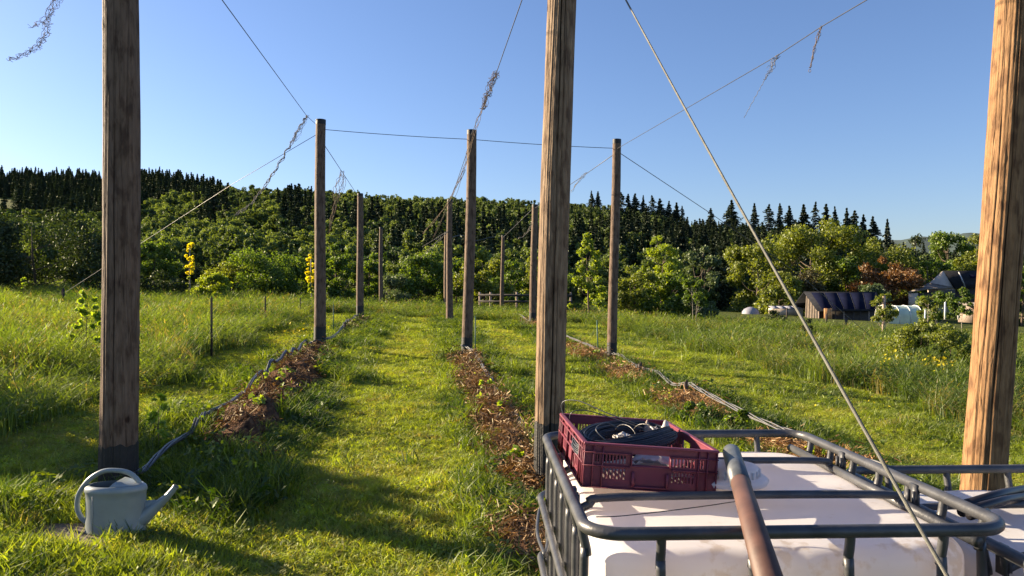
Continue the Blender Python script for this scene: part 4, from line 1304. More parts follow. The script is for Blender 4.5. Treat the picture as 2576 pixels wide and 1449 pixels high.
strands([P(1168, 425, 11.7), P(1140, 485, 12), P(1120, 530, 12), P(1090, 600, 12)], 3, 0.0035, 0.05, 0.010, 1.4, 8, mb)
twine(mb, 'knotted brown twine bundle trailing long tails over the second middle pole')
mb = strands([P(1956, 140, 9.9), P(1943, 160, 9.9), P(1926, 200, 9.9)], 7, 0.003, 0.03, 0.02, 2.1, 9)
strands([P(1930, 190, 9.9), P(1905, 235, 9.9), P(1872, 296, 9.9)], 1, 0.0035, 0.0, 0.008, 2.4, 10, mb, k=16)
twine(mb, 'twine tail with a long thin end, lower of the two on the right overhead wire', 'twine_grey')
mb = strands([P(2066, 67, 8.6), P(2057, 90, 8.6), P(2048, 125, 8.6), P(2038, 172, 8.6)], 6, 0.003, 0.018, 0.010, 2.2, 11)
mb.tube([P(2037, 178, 8.6) + Vector((math.cos(a) * .013, 0, math.sin(a) * .018)) for a in np.linspace(0, 6.283, 11)[:-1]], 0.003, 4, closed=True)
twine(mb, 'short thick twine tail ending in a ring, upper of two on the right overhead wire')
mb = strands([P(1475, 436, 22.4), P(1462, 452, 22.5), P(1436, 482, 23)], 4, 0.005, 0.05, 0.02, 2.2, 12)
twine(mb, 'small twine tuft left of the second right pole against the sky', 'twine_grey')
mb = strands([P(1128, 582, 31.2), P(1098, 600, 31), P(1062, 622, 31)], 2, 0.009, 0.05, 0.02, 2, 13)
strands([P(1126, 584, 31.2), P(1096, 612, 31), P(1058, 650, 31)], 2, 0.008, 0.03, 0.01, 2, 14, mb)
twine(mb, 'pale twine ends blowing left from the third middle pole', 'twine_grey')
mb = strands([P(1340, 560, 30.8), P(1318, 590, 30.8), P(1303, 602, 30.8)], 2, 0.010, 0.05, 0.02, 2, 15)
twine(mb, 'short twine end sticking out left of the third right pole', 'twine_grey')

# ------------------------------------------------------------------ hoses, stakes
def bundle(label, pts, n, r, spread, mat, turns=2.5):
    base = curve_pts(pts, 10)
    for p in base: p.z = max(p.z, gz(p.x, p.y) + (0.045 if mat != 'hose' else 0.17))
    mb = MB()
    for k in range(n):
        q = []
        for i, p in enumerate(base):
            f = i / (len(base) - 1)
            w = 2 * math.pi * (k / n + turns * f)
            s = spread * (0.35 + 0.65 * abs(math.sin(7.3 * f + k)))
            q.append(p + Vector((math.cos(w), 0, math.sin(w) * 0.7)) * s)
        mb.tube(q, r, 6)
    o = mb.build('irrigation_hoses', M[mat], smooth=True)
    tag(o, label, 'hose', 'bundled irrigation hoses along the pole rows')

bundle('thick dark hose bundle climbing from the nearest left pole to the second left pole',
       [P(346, 1200, 5.45), P(380, 1165, 5.7), P(430, 1118, 6.2), P(505, 1075, 7.1), P(600, 1015, 8.6), P(672, 955, 10.6), P(738, 910, 13), P(782, 862, 15.8), P(806, 856, 16.2)], 4, 0.0095, 0.02, 'hose')
bundle('thin hose bundle between the second and third left poles', [P(815, 852, 16.3), P(840, 846, 18), P(866, 818, 23), P(892, 802, 27.5), P(906, 800, 29.4)], 3, 0.011, 0.03, 'hose', 1.5)
bundle('grey twisted hoses from the second middle pole towards the nearest middle pole',
       [P(1163, 868, 16.7), P(1185, 880, 16.3), P(1212, 915, 13.6), P(1235, 955, 11.8), P(1262, 1000, 10.2), P(1290, 1040, 9.2), P(1318, 1085, 8.1), P(1352, 1125, 7.2), P(1372, 1195, 5.8)], 4, 0.011, 0.03, 'hose_grey', 3)
bundle('slim pale hose bundle crossing the second right pole and running to the water tank',
       [P(1425, 845, 21), P(1480, 867, 19), P(1520, 885, 17.4), P(1545, 890, 16.9), P(1565, 895, 16.4), P(1605, 922, 14.4), P(1650, 934, 13), P(1690, 966, 11.7), P(1735, 966, 11), P(1790, 995, 9.9), P(1900, 1052, 8.3), P(2000, 1092, 7.2),
        P(2120, 1140, 6.4), P(2240, 1180, 5.8), P(2420, 1300, 5.3)], 4, 0.0065, 0.035, 'hose_grey', 6)
bundle('thin hoses wrapped at the foot of the third right pole', [P(1264, 788, 47), P(1275, 795, 42), P(1300, 790, 37), P(1330, 806, 32), P(1352, 815, 30.7)], 2, 0.018, 0.05, 'hose_grey', 2)

def stake(name, px, yt, D, w, mat, label, yb=None, group=None, lean=0.0, cat='stake'):
    x = (px - CX) / F * D
    z0 = gz(x, D) if yb is None else CAMZ + (HY - yb) / F * D
    z1 = CAMZ + (HY - yt) / F * D
    mb = MB()
    L = z1 - z0 + 0.12
    # angle-iron section with a slightly bent tip
    mb.box((0, 0, L / 2 - .12), (w, w * .35, L)); mb.box((-w * .5 - w * .16, w * .4, L / 2 - .12), (w * .32, w * 1.1, L * .985))
    mb.box((0, 0, L - .12 + w * .4), (w * .7, w * .3, w * .8))
    o = mb.build(name, M[mat]); o.location = (x, D, z0); o.rotation_euler = (0.02, lean, 0.3)
    tag(o, label, cat, group)
    return o
FG = 'rusty iron stakes of the left fence'
stake('iron_stake', 533, 750, 14, .03, 'rust', 'nearest and tallest rusty iron stake in the left meadow', group=FG)
stake('iron_stake', 668, 746, 22, .03, 'rust', 'second rusty iron stake of the left meadow, left of the wide bush', group=FG)
stake('iron_stake', 756, 750, 31, .035, 'rust', 'third thin rusty iron stake just left of the second left pole', group=FG)
SG = 'short dark stakes holding up the hoses'
stake('short_stake', 673, 950, 10.3, .035, 'rust', 'short dark stake under the left row hoses on the soil ridge', group=SG)
stake('short_stake', 868, 813, 22, .045, 'rust', 'short dark stake under the hoses between second and third left poles', group=SG)
stake('short_stake', 1612, 915, 13.6, .04, 'rust', 'short dark stake just right of the second right pole', group=SG)
stake('short_stake', 1727, 960, 11, .035, 'rust', 'short dark stake carrying the hose bundle between second right pole and tank', group=SG)
stake('short_stake', 1255, 985, 11, .03, 'rust', 'short dark stake in the mulch of the middle row', group=SG)
RG = 'thin green plastic rods'
stake('plant_rod', 1505, 805, 17.6, .018, 'greenrod', 'thin green rod left of the second right pole', group=RG, lean=-0.04)
stake('plant_rod', 1196, 795, 15.6, .016, 'greenrod', 'thin green rod touching the right side of the second middle pole', group=RG)
stake('plant_rod', 839, 765, 21, .018, 'greenrod', 'thin green rod right of the second left pole', group=RG)
stake('plant_rod', 1751, 1010, 10.2, .012, 'plank_orange', 'thin bamboo stick in the straw beside the hop plant', group=None)
WG = 'white stakes beside the young trees on the right'
for i, (px, yt, yb, lab) in enumerate([(2326, 768, 830, 'pale leaning stake left of the netted pen'), (2378, 760, 800, 'straight white stake in the netted pen, left of its neighbour'),
                                       (2412, 758, 800, 'tall white stake in the netted pen nearest the golden pole'), (2533, 735, 820, 'white stake right of the golden pole, left of the pair'),
                                       (2546, 738, 815, 'white stake right of the golden pole, right of the pair')]):
    stake('white_stake', px, yt, 60 if px < 2500 else 40, .07 if px < 2500 else .05, 'white_plastic', lab, yb=yb, group=WG, lean=[.05, 0, -.03, .05, .08][i])
stake('tree_stake', 2224, 745, 33.8, .08, 'plank', 'wooden support stake of the young fruit tree')
stake('anchor_post', 160, 728, 28, .08, 'rust', 'small dark anchor post of the left guy wire in the far meadow')
for i, (px, yt, D) in enumerate([(2130, 800, 44), (2080, 790, 60), (1980, 775, 80)]):
    stake('field_post', px, yt, D, .09, 'rust', ['dark post in front of the orange tub meadow, nearest of three', 'dark post in the field before the solar barn', 'thin dark post beside the cold frame'][i])

# ------------------------------------------------------------------ rail fence in the middle distance
rf = thing('rail_fence', (0, 50, 0), 'low two-rail wooden fence in front of the hedge', 'fence')
for yy in (742, 758):
    a, b = P(1203, yy, 50), P(1440, yy + 2, 50)
    MB().tube([a - rf.location, b - rf.location], 0.075, 8).build('rail', M['timber_dark'], rf)
for px in (1207, 1234, 1300, 1370, 1436):
    a = P(px, 735, 50.12); x = a.x; z = gz(x, 50)
    MB().tube([Vector((x, .13, z - .2)), Vector((x, .13, a.z))], 0.07, 8).build('post', M['plank'], rf)

# ------------------------------------------------------------------ farm buildings in the hollow
def quadbox(p0, p1, p2, p3, th, mb):
    p = [Vector(q) for q in (p0, p1, p2, p3)]
    n = (p[1] - p[0]).cross(p[3] - p[0]).normalized() * th
    mb.add([tuple(q) for q in p] + [tuple(q - n) for q in p], [(0, 1, 2, 3), (7, 6, 5, 4), (0, 4, 5, 1), (1, 5, 6, 2), (2, 6, 7, 3), (3, 7, 4, 0)])

def barn():
    D = 100.0
    g = gz(P(2100, 790, D).x, D)
    O = Vector((P(2028, 790, D).x, D, g))
    t = thing('solar_barn', O, 'long low dark barn with blue solar panels on its roof', 'barn')
    Q = lambda px, py, dd=0.0: P(px, py, D + dd) - O
    E0, E1 = Q(2060, 783, -3), Q(2207, 783, -3)              # eave towards the viewer
    R0, R1 = Q(2028, 737, 2), Q(2203, 738, 2)                # ridge
    low = Vector((0, 0, -1.2))
    G0 = Vector((E0.x, E0.y, 0)) + low; B0 = Vector((R0.x - .2, R0.y, 0)) + low
    m = MB(); m.add([tuple(G0), tuple(E0), tuple(R0), tuple(B0)], [(0, 3, 2, 1)])
    off = Vector((.15, 0, 0)); m.add([tuple(p + off) for p in (G0, E0, R0, B0)], [(0, 1, 2, 3)])
    m.build('gable_wall', M['board_grey'], t)
    for k in range(5):
        f = (k + .5) / 5
        p = G0.lerp(B0, f); q = E0.lerp(R0, f)
        MB().tube([p + Vector((-.03, 0, 0)), q + Vector((-.03, 0, -.1))], .05, 4).build('batten', M['timber_dark'], t)
    r = MB(); ov = Vector((-.25, -.2, .12))
    quadbox(E0 + ov, E1 + Vector((.2, -.2, .12)), R1 + Vector((.2, 0, .12)), R0 + Vector((-.25, 0, .12)), .14, r); r.build('roof', M['slate'], t)
    bk = MB(); quadbox(R1 + Vector((.2, .1, .1)), R0 + Vector((-.25, .1, .1)), Vector((R0.x - .25, R0.y + 5, 1)), Vector((R1.x + .2, R1.y + 5, 1)), .12, bk); bk.build('back_roof', M['slate'], t)
    for k in range(5):
        f0 = .06 + k * .188; f1 = f0 + .180
        q = lambda f, h: E0.lerp(E1, f).lerp(R0.lerp(R1, f), h) + Vector((0, -.08, .2))
        mm = MB(); quadbox(q(f0, .04), q(f1, .04), q(f1, .94), q(f0, .94), .05, mm); pn = mm.build('solar_panel', M['panel'], t)
        fr = MB(); fr.tube([q(f1 + .004, .03), q(f1 + .004, .95)], .014, 4); fr.build('frame', M['slate_pale'], pn)
    wl = MB(); quadbox(G0 + Vector((0, .8, 0)), Vector((E1.x, E1.y + .8, G0.z)), E1 + Vector((0, .8, 0)), E0 + Vector((0, .8, 0)), .1, wl); wl.build('front_wall', M['timber_dark'], t)
    for k in range(8):
        x = E0.x + (E1.x - E0.x) * k / 7
        MB().tube([(x, E0.y, G0.z), (x + (.25 if k == 4 else 0), E0.y, E0.z - .02)], .06, 6).build('post', M['plank' if k % 3 == 0 else 'timber_dark'], t)
    # standing orange board
    o = MB(); p = P(2083, 790, 96.5); o.box((0, 0, .6), (1.0, .1, 1.5)); o.box((-.35, -.07, .6), (.07, .05, 1.5)); o.box((.35, -.07, .6), (.07, .05, 1.5))
    ob = o.build('wooden_door', M['plank_orange']); ob.location = (p.x, 96.5, gz(p.x, 96.5)); tag(ob, 'pale orange wooden panel propped before the solar barn', 'door')
barn()

def house():
    D = 120.0
    g0 = P(2300, 770, D)
    t = thing('farmhouse', (0, D, 0), 'grey house with pointed gable, dark slate roof and low lean-to', 'house')
    Q = lambda px, py, d=0: P(px, py, D + d) - Vector((0, D, 0))
    # gable end
    m = MB(); quadbox(Q(2336, 770), Q(2402, 770), Q(2402, 724), Q(2336, 715), .3, m)
    a, b, c = Q(2336, 716), Q(2403, 724), Q(2373, 682)
    m.add([tuple(a), tuple(b), tuple(c), tuple(a + Vector((0, .3, 0))), tuple(b + Vector((0, .3, 0))), tuple(c + Vector((0, .3, 0)))], [(0, 1, 2), (5, 4, 3), (0, 2, 5, 3), (2, 1, 4, 5)])
    m.build('gable_wall', M['render_wall'], t)
    r = MB(); quadbox(Q(2405, 726, -.3), Q(2530, 722, 4), Q(2510, 681, 6), Q(2373, 681, 0), .2, r); r.build('roof', M['slate'], t)
    s = MB(); s.tube([Q(2412, 684, -.1), Q(2428, 722, -.6)], .10, 5); s.build('skylight_strip', M['alu'], t)
    s = MB(); quadbox(Q(2438, 692, .9), Q(2470, 692, 2.0), Q(2472, 700, 1.4), Q(2441, 700, .3), .1, s); s.build('roof_window', M['panel'], t)
    l = MB(); quadbox(Q(2284, 735, -5), Q(2330, 726, -5), Q(2400, 722, -.1), Q(2336, 711, -.1), .15, l)
    l.build('lean_to_roof', M['roof_grey'], t)
    w = MB(); quadbox(Q(2287, 775, -4.8), Q(2309, 775, -4.8), Q(2309, 737, -4.8), Q(2287, 738, -4.8), .2, w); w.build('lean_to_wall', M['render_wall'], t)
    w = MB(); quadbox(Q(2403, 780, .6), Q(2530, 780, 4), Q(2530, 722, 4), Q(2403, 728, .6), .2, w); w.build('side_wall', M['timber_dark'], t)
    w = MB(); quadbox(Q(2310, 775, -4.7), Q(2403, 775, -1), Q(2403, 728, -1), Q(2310, 738, -4.7), .2, w); w.build('lean_to_front', M['timber_dark'], t)
house()

def polytunnel():
    D = 85.0; x0 = P(2235, 800, D); L = (2325 - 2240) / F * D
    g = gz(x0.x, D)
    t = thing('polytunnel', (x0.x, D, g), 'white and pale green polytunnel right of the solar barn', 'greenhouse')
    h = 2.0
    prof = [(0, -.1), (0, .9), (.25, 1.5), (.8, 1.9), (1.6, h), (2.4, 1.9), (2.95, 1.5), (3.2, .9), (3.2, -.1)]
    V = []; Fc = []
    for i, xx in enumerate((0, L / 3, 2 * L / 3, L)):
        V += [(xx, p, q) for p, q in prof]
    n = len(prof)
    for i in range(3):
        for k in range(n - 1): Fc.append((i * n + k, (i + 1) * n + k, (i + 1) * n + k + 1, i * n + k + 1))
    MB().add(V, Fc).build('cover', M['polyfilm'], t, smooth=True)
    for xx in (0.02, L / 3, 2 * L / 3, L - .02):
        MB().tube([(xx, p - .02 * (p < 1), q + .03) for p, q in prof], .04, 5).build('hoop', M['white_plastic'], t)
    MB().add([(L, p, q) for p, q in prof], [tuple(range(n))]).build('end_sheet', M['mesh_net'], t)
polytunnel()

def pen():
    D = 82.0
    t = thing('netted_pen', (0, D, 0), 'green netted pen between polytunnel and golden pole', 'pen')
    m = MB()
    pts = [(2332, 770), (2380, 768), (2440, 770)]
    for (a, b) in zip(pts[:-1], pts[1:]):
        quadbox(P(a[0], 803, D) - t.location, P(b[0], 803, D) - t.location, P(b[0], b[1], D) - t.location, P(a[0], a[1], D) - t.location, .02, m)
    m.build('netting', M['mesh_net'], t)
    for px, py in pts: MB().tube([P(px, 806, D - .1) - t.location, P(px, py - 3, D - .1) - t.location], .05, 5).build('post', M['plank'], t)
pen()
def shed():
    D = 75.0; p = P(2440, 812, D)
    t = thing('wooden_shed', (p.x, D, p.z), 'small pale board shed touching the left of the golden pole', 'shed')
    w = 3.2; h = (812 - 770) / F * D
    MB().box((w / 2, 1, h / 2), (w, 2, h)).build('wall', M['plank'], t)
    r = MB(); quadbox((-.15, -.2, h + .01), (w + .15, -.2, h + .01), (w + .15, 2.2, h + .35), (-.15, 2.2, h + .35), .08, r); r.build('roof', M['roof_grey'], t)
    for k in range(6): MB().box((w * (k + .5) / 6, -.02, h / 2), (.06, .04, h)).build('batten', M['plank_orange'], t)
shed()

def cold_frame():
    D = 105.0; p = P(1943, 788, D)
    t = thing('cold_frame', (p.x, D, gz(p.x, D)), 'low white cold frame in the grass between tent and solar barn', 'cold frame')
    w = (2020 - 1943) / F * D
    zt = p.z + (788 - 772) / F * D - t.location.z
    MB().box((w / 2, .8, zt / 2 - .1), (w, 1.6, zt - .2)).build('box', M['render_wall'], t)
    for k in range(4):
        m = MB(); quadbox((w * k / 4 + .03, -.1, zt - .22), (w * (k + 1) / 4 - .03, -.1, zt - .22), (w * (k + 1) / 4 - .03, 1.7, zt + .1), (w * k / 4 + .03, 1.7, zt + .1), .05, m)
        m.build('lid', M['tent_grey'], t)
cold_frame()
def tent():
    D = 108.0; p = P(1888, 785, D)
    z0 = gz(p.x, D); h = CAMZ + (HY - 772) / F * D - z0; r = 38 / 2 / F * D * 1.1
    m = MB(); m.lathe([(r * 1.05, -.1), (r, h * .35), (r * .75, h * .72), (r * .3, h * .96), (0.02, h)], 8)
    o = m.build('dome_tent', M['tent_grey']); o.location = (p.x, D, z0); o.rotation_euler = (0, 0, .3)
    tag(o, 'small grey dome tent at the foot of the valley trees', 'tent')
tent()
def tub():
    D = 38.0; p = P(2190, 836, D)
    t = thing('orange_tub', (p.x, D, gz(p.x, D)+0.25), 'shallow orange tub lying in the right meadow', 'tub')
    m = MB()
    m.lathe([(.05, 0.0), (.36, .0), (.43, .13), (.46, .15), (.44, .16), (.40, .14), (.33, .03), (.02, .03)], 20, sy=.7)
    m.build('shell', M['orange'], t)
tub()

# ------------------------------------------------------------------ watering can and slab
def slab():
    c = P(250, 1362, 4.6)
    x, y = -2.54, 4.42
    z = gz(x, y)
    m = MB().box((0, 0, 0), (0.58, 0.42, 0.05))
    o = m.build('paving_slab', M['concrete'], bevel=0.006); o.location = (x, y, z + 0.012); o.rotation_euler = (.02, .03, .12)
    tag(o, 'earthy flat paving slab in the grass under the watering can', 'slab')
    return z + 0.034
ztop = slab()

def watering_can():
    D = 4.5
    x = (292 - CX) / F * D
    t = thing('watering_can', (x, D, ztop), 'pale grey-green oval watering can with big loop handle', 'watering can', rz=A(4))
    rx, ry, h = 0.172, 0.105, 0.27
    m = MB()
    m.lathe([(0.3, 0.004), (1.0, 0.0), (1.02, 0.006), (1.0, 0.014), (0.985, 0.10), (0.99, 0.20), (1.0, h - .035), (1.03, h - .03), (1.035, h - .02), (1.02, h - .01), (0.99, h - .002), (0.9, h + .008), (0.86, h + .009)], 56, sx=rx, sy=ry)
    m.build('body', M['can'], t, smooth=True)
    sm = MB(); sm.tube([(-rx * .55, -ry * .845, .01), (-rx * .55, -ry * .84, .10), (-rx * .555, -ry * .845, h - .04)], .0022, 6); sm.build('seam', M['can'], t, smooth=True)
    i = MB(); i.lathe([(0.86, h + .009), (0.85, h - .02), (0.93, 0.15), (0.9, 0.02), (0.0, 0.012)], 48, sx=rx, sy=ry)
    i.build('inner_wall', M['can_in'], t, smooth=True)
    # half cover over the spout side
    V = []; Fc = []
    nn = 20
    for k in range(nn + 1):
        a = -math.pi / 2 * 1.0 + math.pi * k / nn
        V.append((0.9 * rx * math.cos(a), 0.9 * ry * math.sin(a), h + .010))
        V.append((0.10 * rx + 0.25 * rx * math.cos(a), 0.75 * ry * math.sin(a), h + .030))
    for k in range(nn): Fc.append((2 * k, 2 * k + 2, 2 * k + 3, 2 * k + 1))
    Fc.append(tuple(2 * k + 1 for k in range(nn + 1)))
    MB().add(V, Fc).build('half_cover', M['can'], t, smooth=True)
    # loop handle: from the cover, over the top and down to the back wall
    hp = curve_pts([(0.135, 0, h - .0), (0.125, 0, h + .028), (0.075, 0, h + .072), (0.0, 0, h + .088), (-0.08, 0, h + .082), (-0.155, 0, h + .035), (-0.212, 0, h - .045), (-0.222, 0, h - .13), (-0.198, 0, h - .19), (-0.165, 0, h - .22)], 7)
    hm = MB()
    # broad flat strap with rolled edges
    hm.tube(hp, 0.0145, 12)
    hm.build('handle', M['can'], t, smooth=True)
    # spout: broad flat root, narrowing to the mouth
    sp = [(0.12, 0, 0.055), (0.17, 0, 0.085), (0.24, 0, 0.145), (0.30, 0, 0.20), (0.345, 0, 0.255)]
    s = MB()
    rad = [0.056, 0.043, 0.029, 0.021, 0.016]
    pts = curve_pts(sp, 5); rr = np.interp(np.linspace(0, 4, len(pts)), range(5), rad)
    s.tube(pts, list(rr), 16, caps=False)
    s.tube([(0.340, 0, 0.249), (0.349, 0, 0.260)], 0.0185, 16, caps=False)
    s.build('spout', M['can'], t, smooth=True)
    MB().tube([(0.339, 0, 0.2475), (0.3395, 0, 0.248)], 0.0155, 16).build('spout_mouth', M['can_in'], t)
    b = MB(); b.add([(0.165, -.006, h - .095), (0.255, -.004, 0.178), (0.22, -.004, 0.125), (0.168, -.006, 0.085), (0.165, .006, h - .095), (0.255, .004, 0.178), (0.22, .004, 0.125), (0.168, .006, 0.085)],
                    [(0, 1, 2, 3), (7, 6, 5, 4), (0, 4, 5, 1)]); b.build('spout_brace', M['can'], t)
watering_can()


# ------------------------------------------------------------------ the caged water tanks
def rounded_loop(x0, x1, y0, y1, z, r, n=8):
    pts = []
    for (cx, cy, a0) in ((x1 - r, y0 + r, -90), (x1 - r, y1 - r, 0), (x0 + r, y1 - r, 90), (x0 + r, y0 + r, 180)):
        for k in range(n + 1):
            a = A(a0 + 90 * k / n)
            pts.append((cx + r * math.cos(a), cy + r * math.sin(a), z))
    return pts


def bottle(x0, x1, y0, y1, z0, z1, rv=0.13, re=0.05):
    """rounded translucent tank, subtly bulging, with ridges on top"""
    nseg = 10
    def loop(inset, z):
        L = []
        per = 26
        corners = ((x1 - rv, y0 + rv, -90), (x1 - rv, y1 - rv, 0), (x0 + rv, y1 - rv, 90), (x0 + rv, y0 + rv, 180))
        for ci, (cx, cy, a0) in enumerate(corners):
            for k in range(nseg + 1):
                a = A(a0 + 90 * k / nseg)
                L.append(np.array([cx + (rv - inset) * math.cos(a), cy + (rv - inset) * math.sin(a), z]))
            nx_, ny_ = corners[(ci + 1) % 4][:2]
            a1 = A(a0 + 90)
            nxt = np.array([nx_ + (rv - inset) * math.cos(a1), ny_ + (rv - inset) * math.sin(a1), z])
            st = L[-1].copy()
            for k in range(1, per):
                f = k / per
                p = st + (nxt - st) * f
                nrm = np.array([math.cos(a1), math.sin(a1), 0])
                p = p + nrm * 0.014 * abs(math.sin(f * math.pi * 4)) ** 0.6 * min(1, 1.0)
                L.append(p)
        return np.array(L)
    rings = [loop(0, z) for z in np.linspace(z0, z1 - re, 12)]
    for k in range(1, 9):
        a = math.pi / 2 * k / 8
        rings.append(loop(re * (1 - math.cos(a)), z1 - re + re * math.sin(a)))
    n = len(rings[0])
    last = rings[-1]; c = np.array([(x0 + x1) / 2, (y0 + y1) / 2, z1])
    for f in (0.93, 0.85, 0.76, 0.66, 0.55, 0.44, 0.33, 0.22, 0.12, 0.04):
        q = c + (last - c) * f
        q[:, 2] = z1 + 0.014 * (1 - f) ** 0.7 + 0.008 * np.sin((q[:, 1] - y0) / (y1 - y0) * math.pi * 6) * min(1, (1 - f) * 4)
        rings.append(q)
    V = np.concatenate(rings)
    I = np.arange((len(rings) - 1) * n).reshape(-1, n); J = np.roll(I, -1, axis=1)
    Fc = np.stack([I, J, J + n, I + n], -1).reshape(-1, 4).tolist()
    m = MB(); m.add(V, Fc); m.f.append(tuple(range(n))[::-1]); m.f.append(tuple((len(rings) - 1) * n + k for k in range(n)))
    return m


def ibc(loc, rz, label, H=1.164, W=1.0, L=1.2, lid=True):
    """origin: front left corner of the top rail projected to the ground"""
    t = thing('water_tank', loc, label, 'water tank', 'caged white water tanks', rz=rz)
    r = 0.0157
    bt = bottle(0.035, W - 0.035, 0.04, L - 0.04, 0.14, H - 0.072); bt.build('bottle', M['hdpe'], t, smooth=True)
    # top rail: rounded square tube loop
    MB().tube(rounded_loop(0, W, 0, L, H - r, 0.085, 10), r, 12, closed=True).build('top_rail', M['cage'], t, smooth=True)
    MB().tube(rounded_loop(0, W, 0, L, 0.16, 0.085, 8), r, 10, closed=True).build('bottom_rail', M['cage'], t, smooth=True)
    def upright(x, y, nx_, ny_):
        # crimped where it meets the rail
        pts = [(x, y, H - 0.02), (x + nx_ * .004, y + ny_ * .004, H - .05), (x + nx_ * .014, y + ny_ * .014, H - .10), (x + nx_ * .006, y + ny_ * .006, H - .16), (x + nx_ * .006, y + ny_ * .006, 0.16)]
        m = MB(); m.tube(curve_pts(pts, 6), 0.0115, 10); m.build('upright', M['cage'], t, smooth=True)
    for f in (0.17, 0.385, 0.61, 0.83):
        upright(W * f, -0.0, 0, 1); upright(W * f, L, 0, -1)
    for k in range(7):
        f = 0.09 + 0.82 * k / 6
        upright(0.0, L * f, 1, 0); upright(W, L * f, -1, 0)
    for zz in (0.925, 0.70, 0.45):
        MB().tube(rounded_loop(-0.022, W + .022, -0.022, L + .022, zz, 0.10, 8), 0.0125, 10, closed=True).build('cage_ring', M['cage'], t, smooth=True)
    # two bars over the bottle, dipping at their ends
    for f in (0.32, 0.68):
        y = L * f
        pts = [(0.02, y, H - .075), (0.06, y, H - .055), (0.14, y, H - .036), (W - .14, y, H - .036), (W - .06, y, H - .055), (W - .02, y, H - .075)]
        m = MB(); m.tube(curve_pts(pts, 6), 0.0115, 10); m.build('cross_bar', M['cage'], t, smooth=True)
        for sx in (0.016, W - .016):
            cl = MB()
            cl.box((sx, y, H - .045), (.012, .034, .075)); cl.box((sx + (.008 if sx < .5 else -.008), y - .014, H - .05), (.012, .006, .05)); cl.box((sx + (.008 if sx < .5 else -.008), y + .014, H - .05), (.012, .006, .05))
            cl.build('clamp', M['cage'], t)
    # lower parallel stay tube inside the right rail
    MB().tube([(W - .055, .05, H - .062), (W - .055, L - .05, H - .062)], 0.014, 10).build('stay_tube', M['cage'], t, smooth=True)
    if lid:
        l = MB(); l.lathe([(.105, 0), (.11, .012), (.10, .022), (.082, .024), (.082, .042), (.076, .052), (.06, .055), (0.02, .05), (0, .05)], 36, c=(.515, .555, H - .040))
        for k in range(24):
            a = k / 24 * 6.283; l.box((.515 + .083 * math.cos(a), .555 + .083 * math.sin(a), H - .007), (.006, .006, .022), Matrix.Rotation(a, 3, 'Z'))
        l.build('lid', M['hdpe'], t, smooth=True)
    p = MB()
    for yy in (.1, .6, 1.1): p.box((W / 2, yy, .05), (W, .09, .1))
    p.box((W / 2, L / 2, .115), (W, L, .025)); p.build('pallet', M['plank'], t)
    return t

ibc((0.172, 1.72, gz(.6, 2.3) - 0.07 if False else 0.0), A(2.2), 'white caged water tank carrying the red crate, in front')
ibc((1.222, 1.50, -0.085), A(2.2), 'lower second caged water tank cut by the right edge', lid=False)

# clutter on the second tank
m = MB(); m.tube([P(2430, 1270, 2.2), P(2520, 1243, 2.35), P(2640, 1222, 2.5)], .016, 10); m.tube([P(2420, 1288, 2.1), P(2530, 1258, 2.3), P(2650, 1240, 2.45)], .014, 10)
tag(m.build('black_tubes', M['black_plastic'], smooth=True), 'pair of black plastic tubes lying on the second tank', 'tubes')
m = MB(); m.tube([P(2440, 1298, 1.98), P(2482, 1288, 2.03)], .0115, 14)
tag(m.build('black_tube', M['black_plastic'], smooth=True), 'short open black tube stub on the second tank', 'tube')
def board():
    c = P(2570, 1345, 1.85)
    m = MB().box((0, 0, 0), (.42, .16, .022)); m.box((0.02, .03, .0125), (.40, .002, .004)); m.box((.0, -.04, .0125), (.41, .002, .004))
    o = m.build('weathered_board', M['plank'], bevel=.003); o.location = (1.53, 1.87, 1.066); o.rotation_euler = (0, 0, .12)
    tag(o, 'weathered grey board with nails lying on the second tank', 'board')
    for k, (dx, dy) in enumerate(((-.12, .05), (-.09, .0))):
        n = MB().tube([(0, 0, 0), (.002, 0, .03)], .0022, 6); n.tube([(.002, 0, .029), (.0021, 0, .0315)], .005, 8)
        q = n.build('nail', M['black_plastic']); q.location = (1.40 + dx * .5, 1.87 + dy, 1.076); q['group'] = 'nails in the board'
        tag(q, ['bent nail in the weathered board, farther of two', 'bent nail in the weathered board, nearer of two'][k], 'nail')
board()


# ------------------------------------------------------------------ crate with wire coil
def plate(mb, w, h, holes, th, M4):
    """perforated plate in local x (0..w), z (0..h), thickness along +y; M4 places it"""
    xs_ = sorted({0, w, *[q for hl in holes for q in (hl[0], hl[1])]})
    zs_ = sorted({0, h, *[q for hl in holes for q in (hl[2], hl[3])]})
    def solid(i, j):
        if i < 0 or j < 0 or i >= len(xs_) - 1 or j >= len(zs_) - 1: return False
        cx = (xs_[i] + xs_[i + 1]) / 2; cz = (zs_[j] + zs_[j + 1]) / 2
        return not any(a < cx < b and c < cz < d for a, b, c, d in holes)
    def quad(*p): mb.add([tuple(M4 @ Vector(q)) for q in p], [(0, 1, 2, 3)])
    for i in range(len(xs_) - 1):
        for j in range(len(zs_) - 1):
            if not solid(i, j): continue
            a, b, c, d = xs_[i], xs_[i + 1], zs_[j], zs_[j + 1]
            quad((a, 0, c), (b, 0, c), (b, 0, d), (a, 0, d)); quad((a, th, d), (b, th, d), (b, th, c), (a, th, c))
            if not solid(i - 1, j): quad((a, 0, d), (a, th, d), (a, th, c), (a, 0, c))
            if not solid(i + 1, j): quad((b, 0, c), (b, th, c), (b, th, d), (b, 0, d))
            if not solid(i, j - 1): quad((a, 0, c), (a, th, c), (b, th, c), (b, 0, c))
            if not solid(i, j + 1): quad((b, 0, d), (b, th, d), (a, th, d), (a, 0, d))


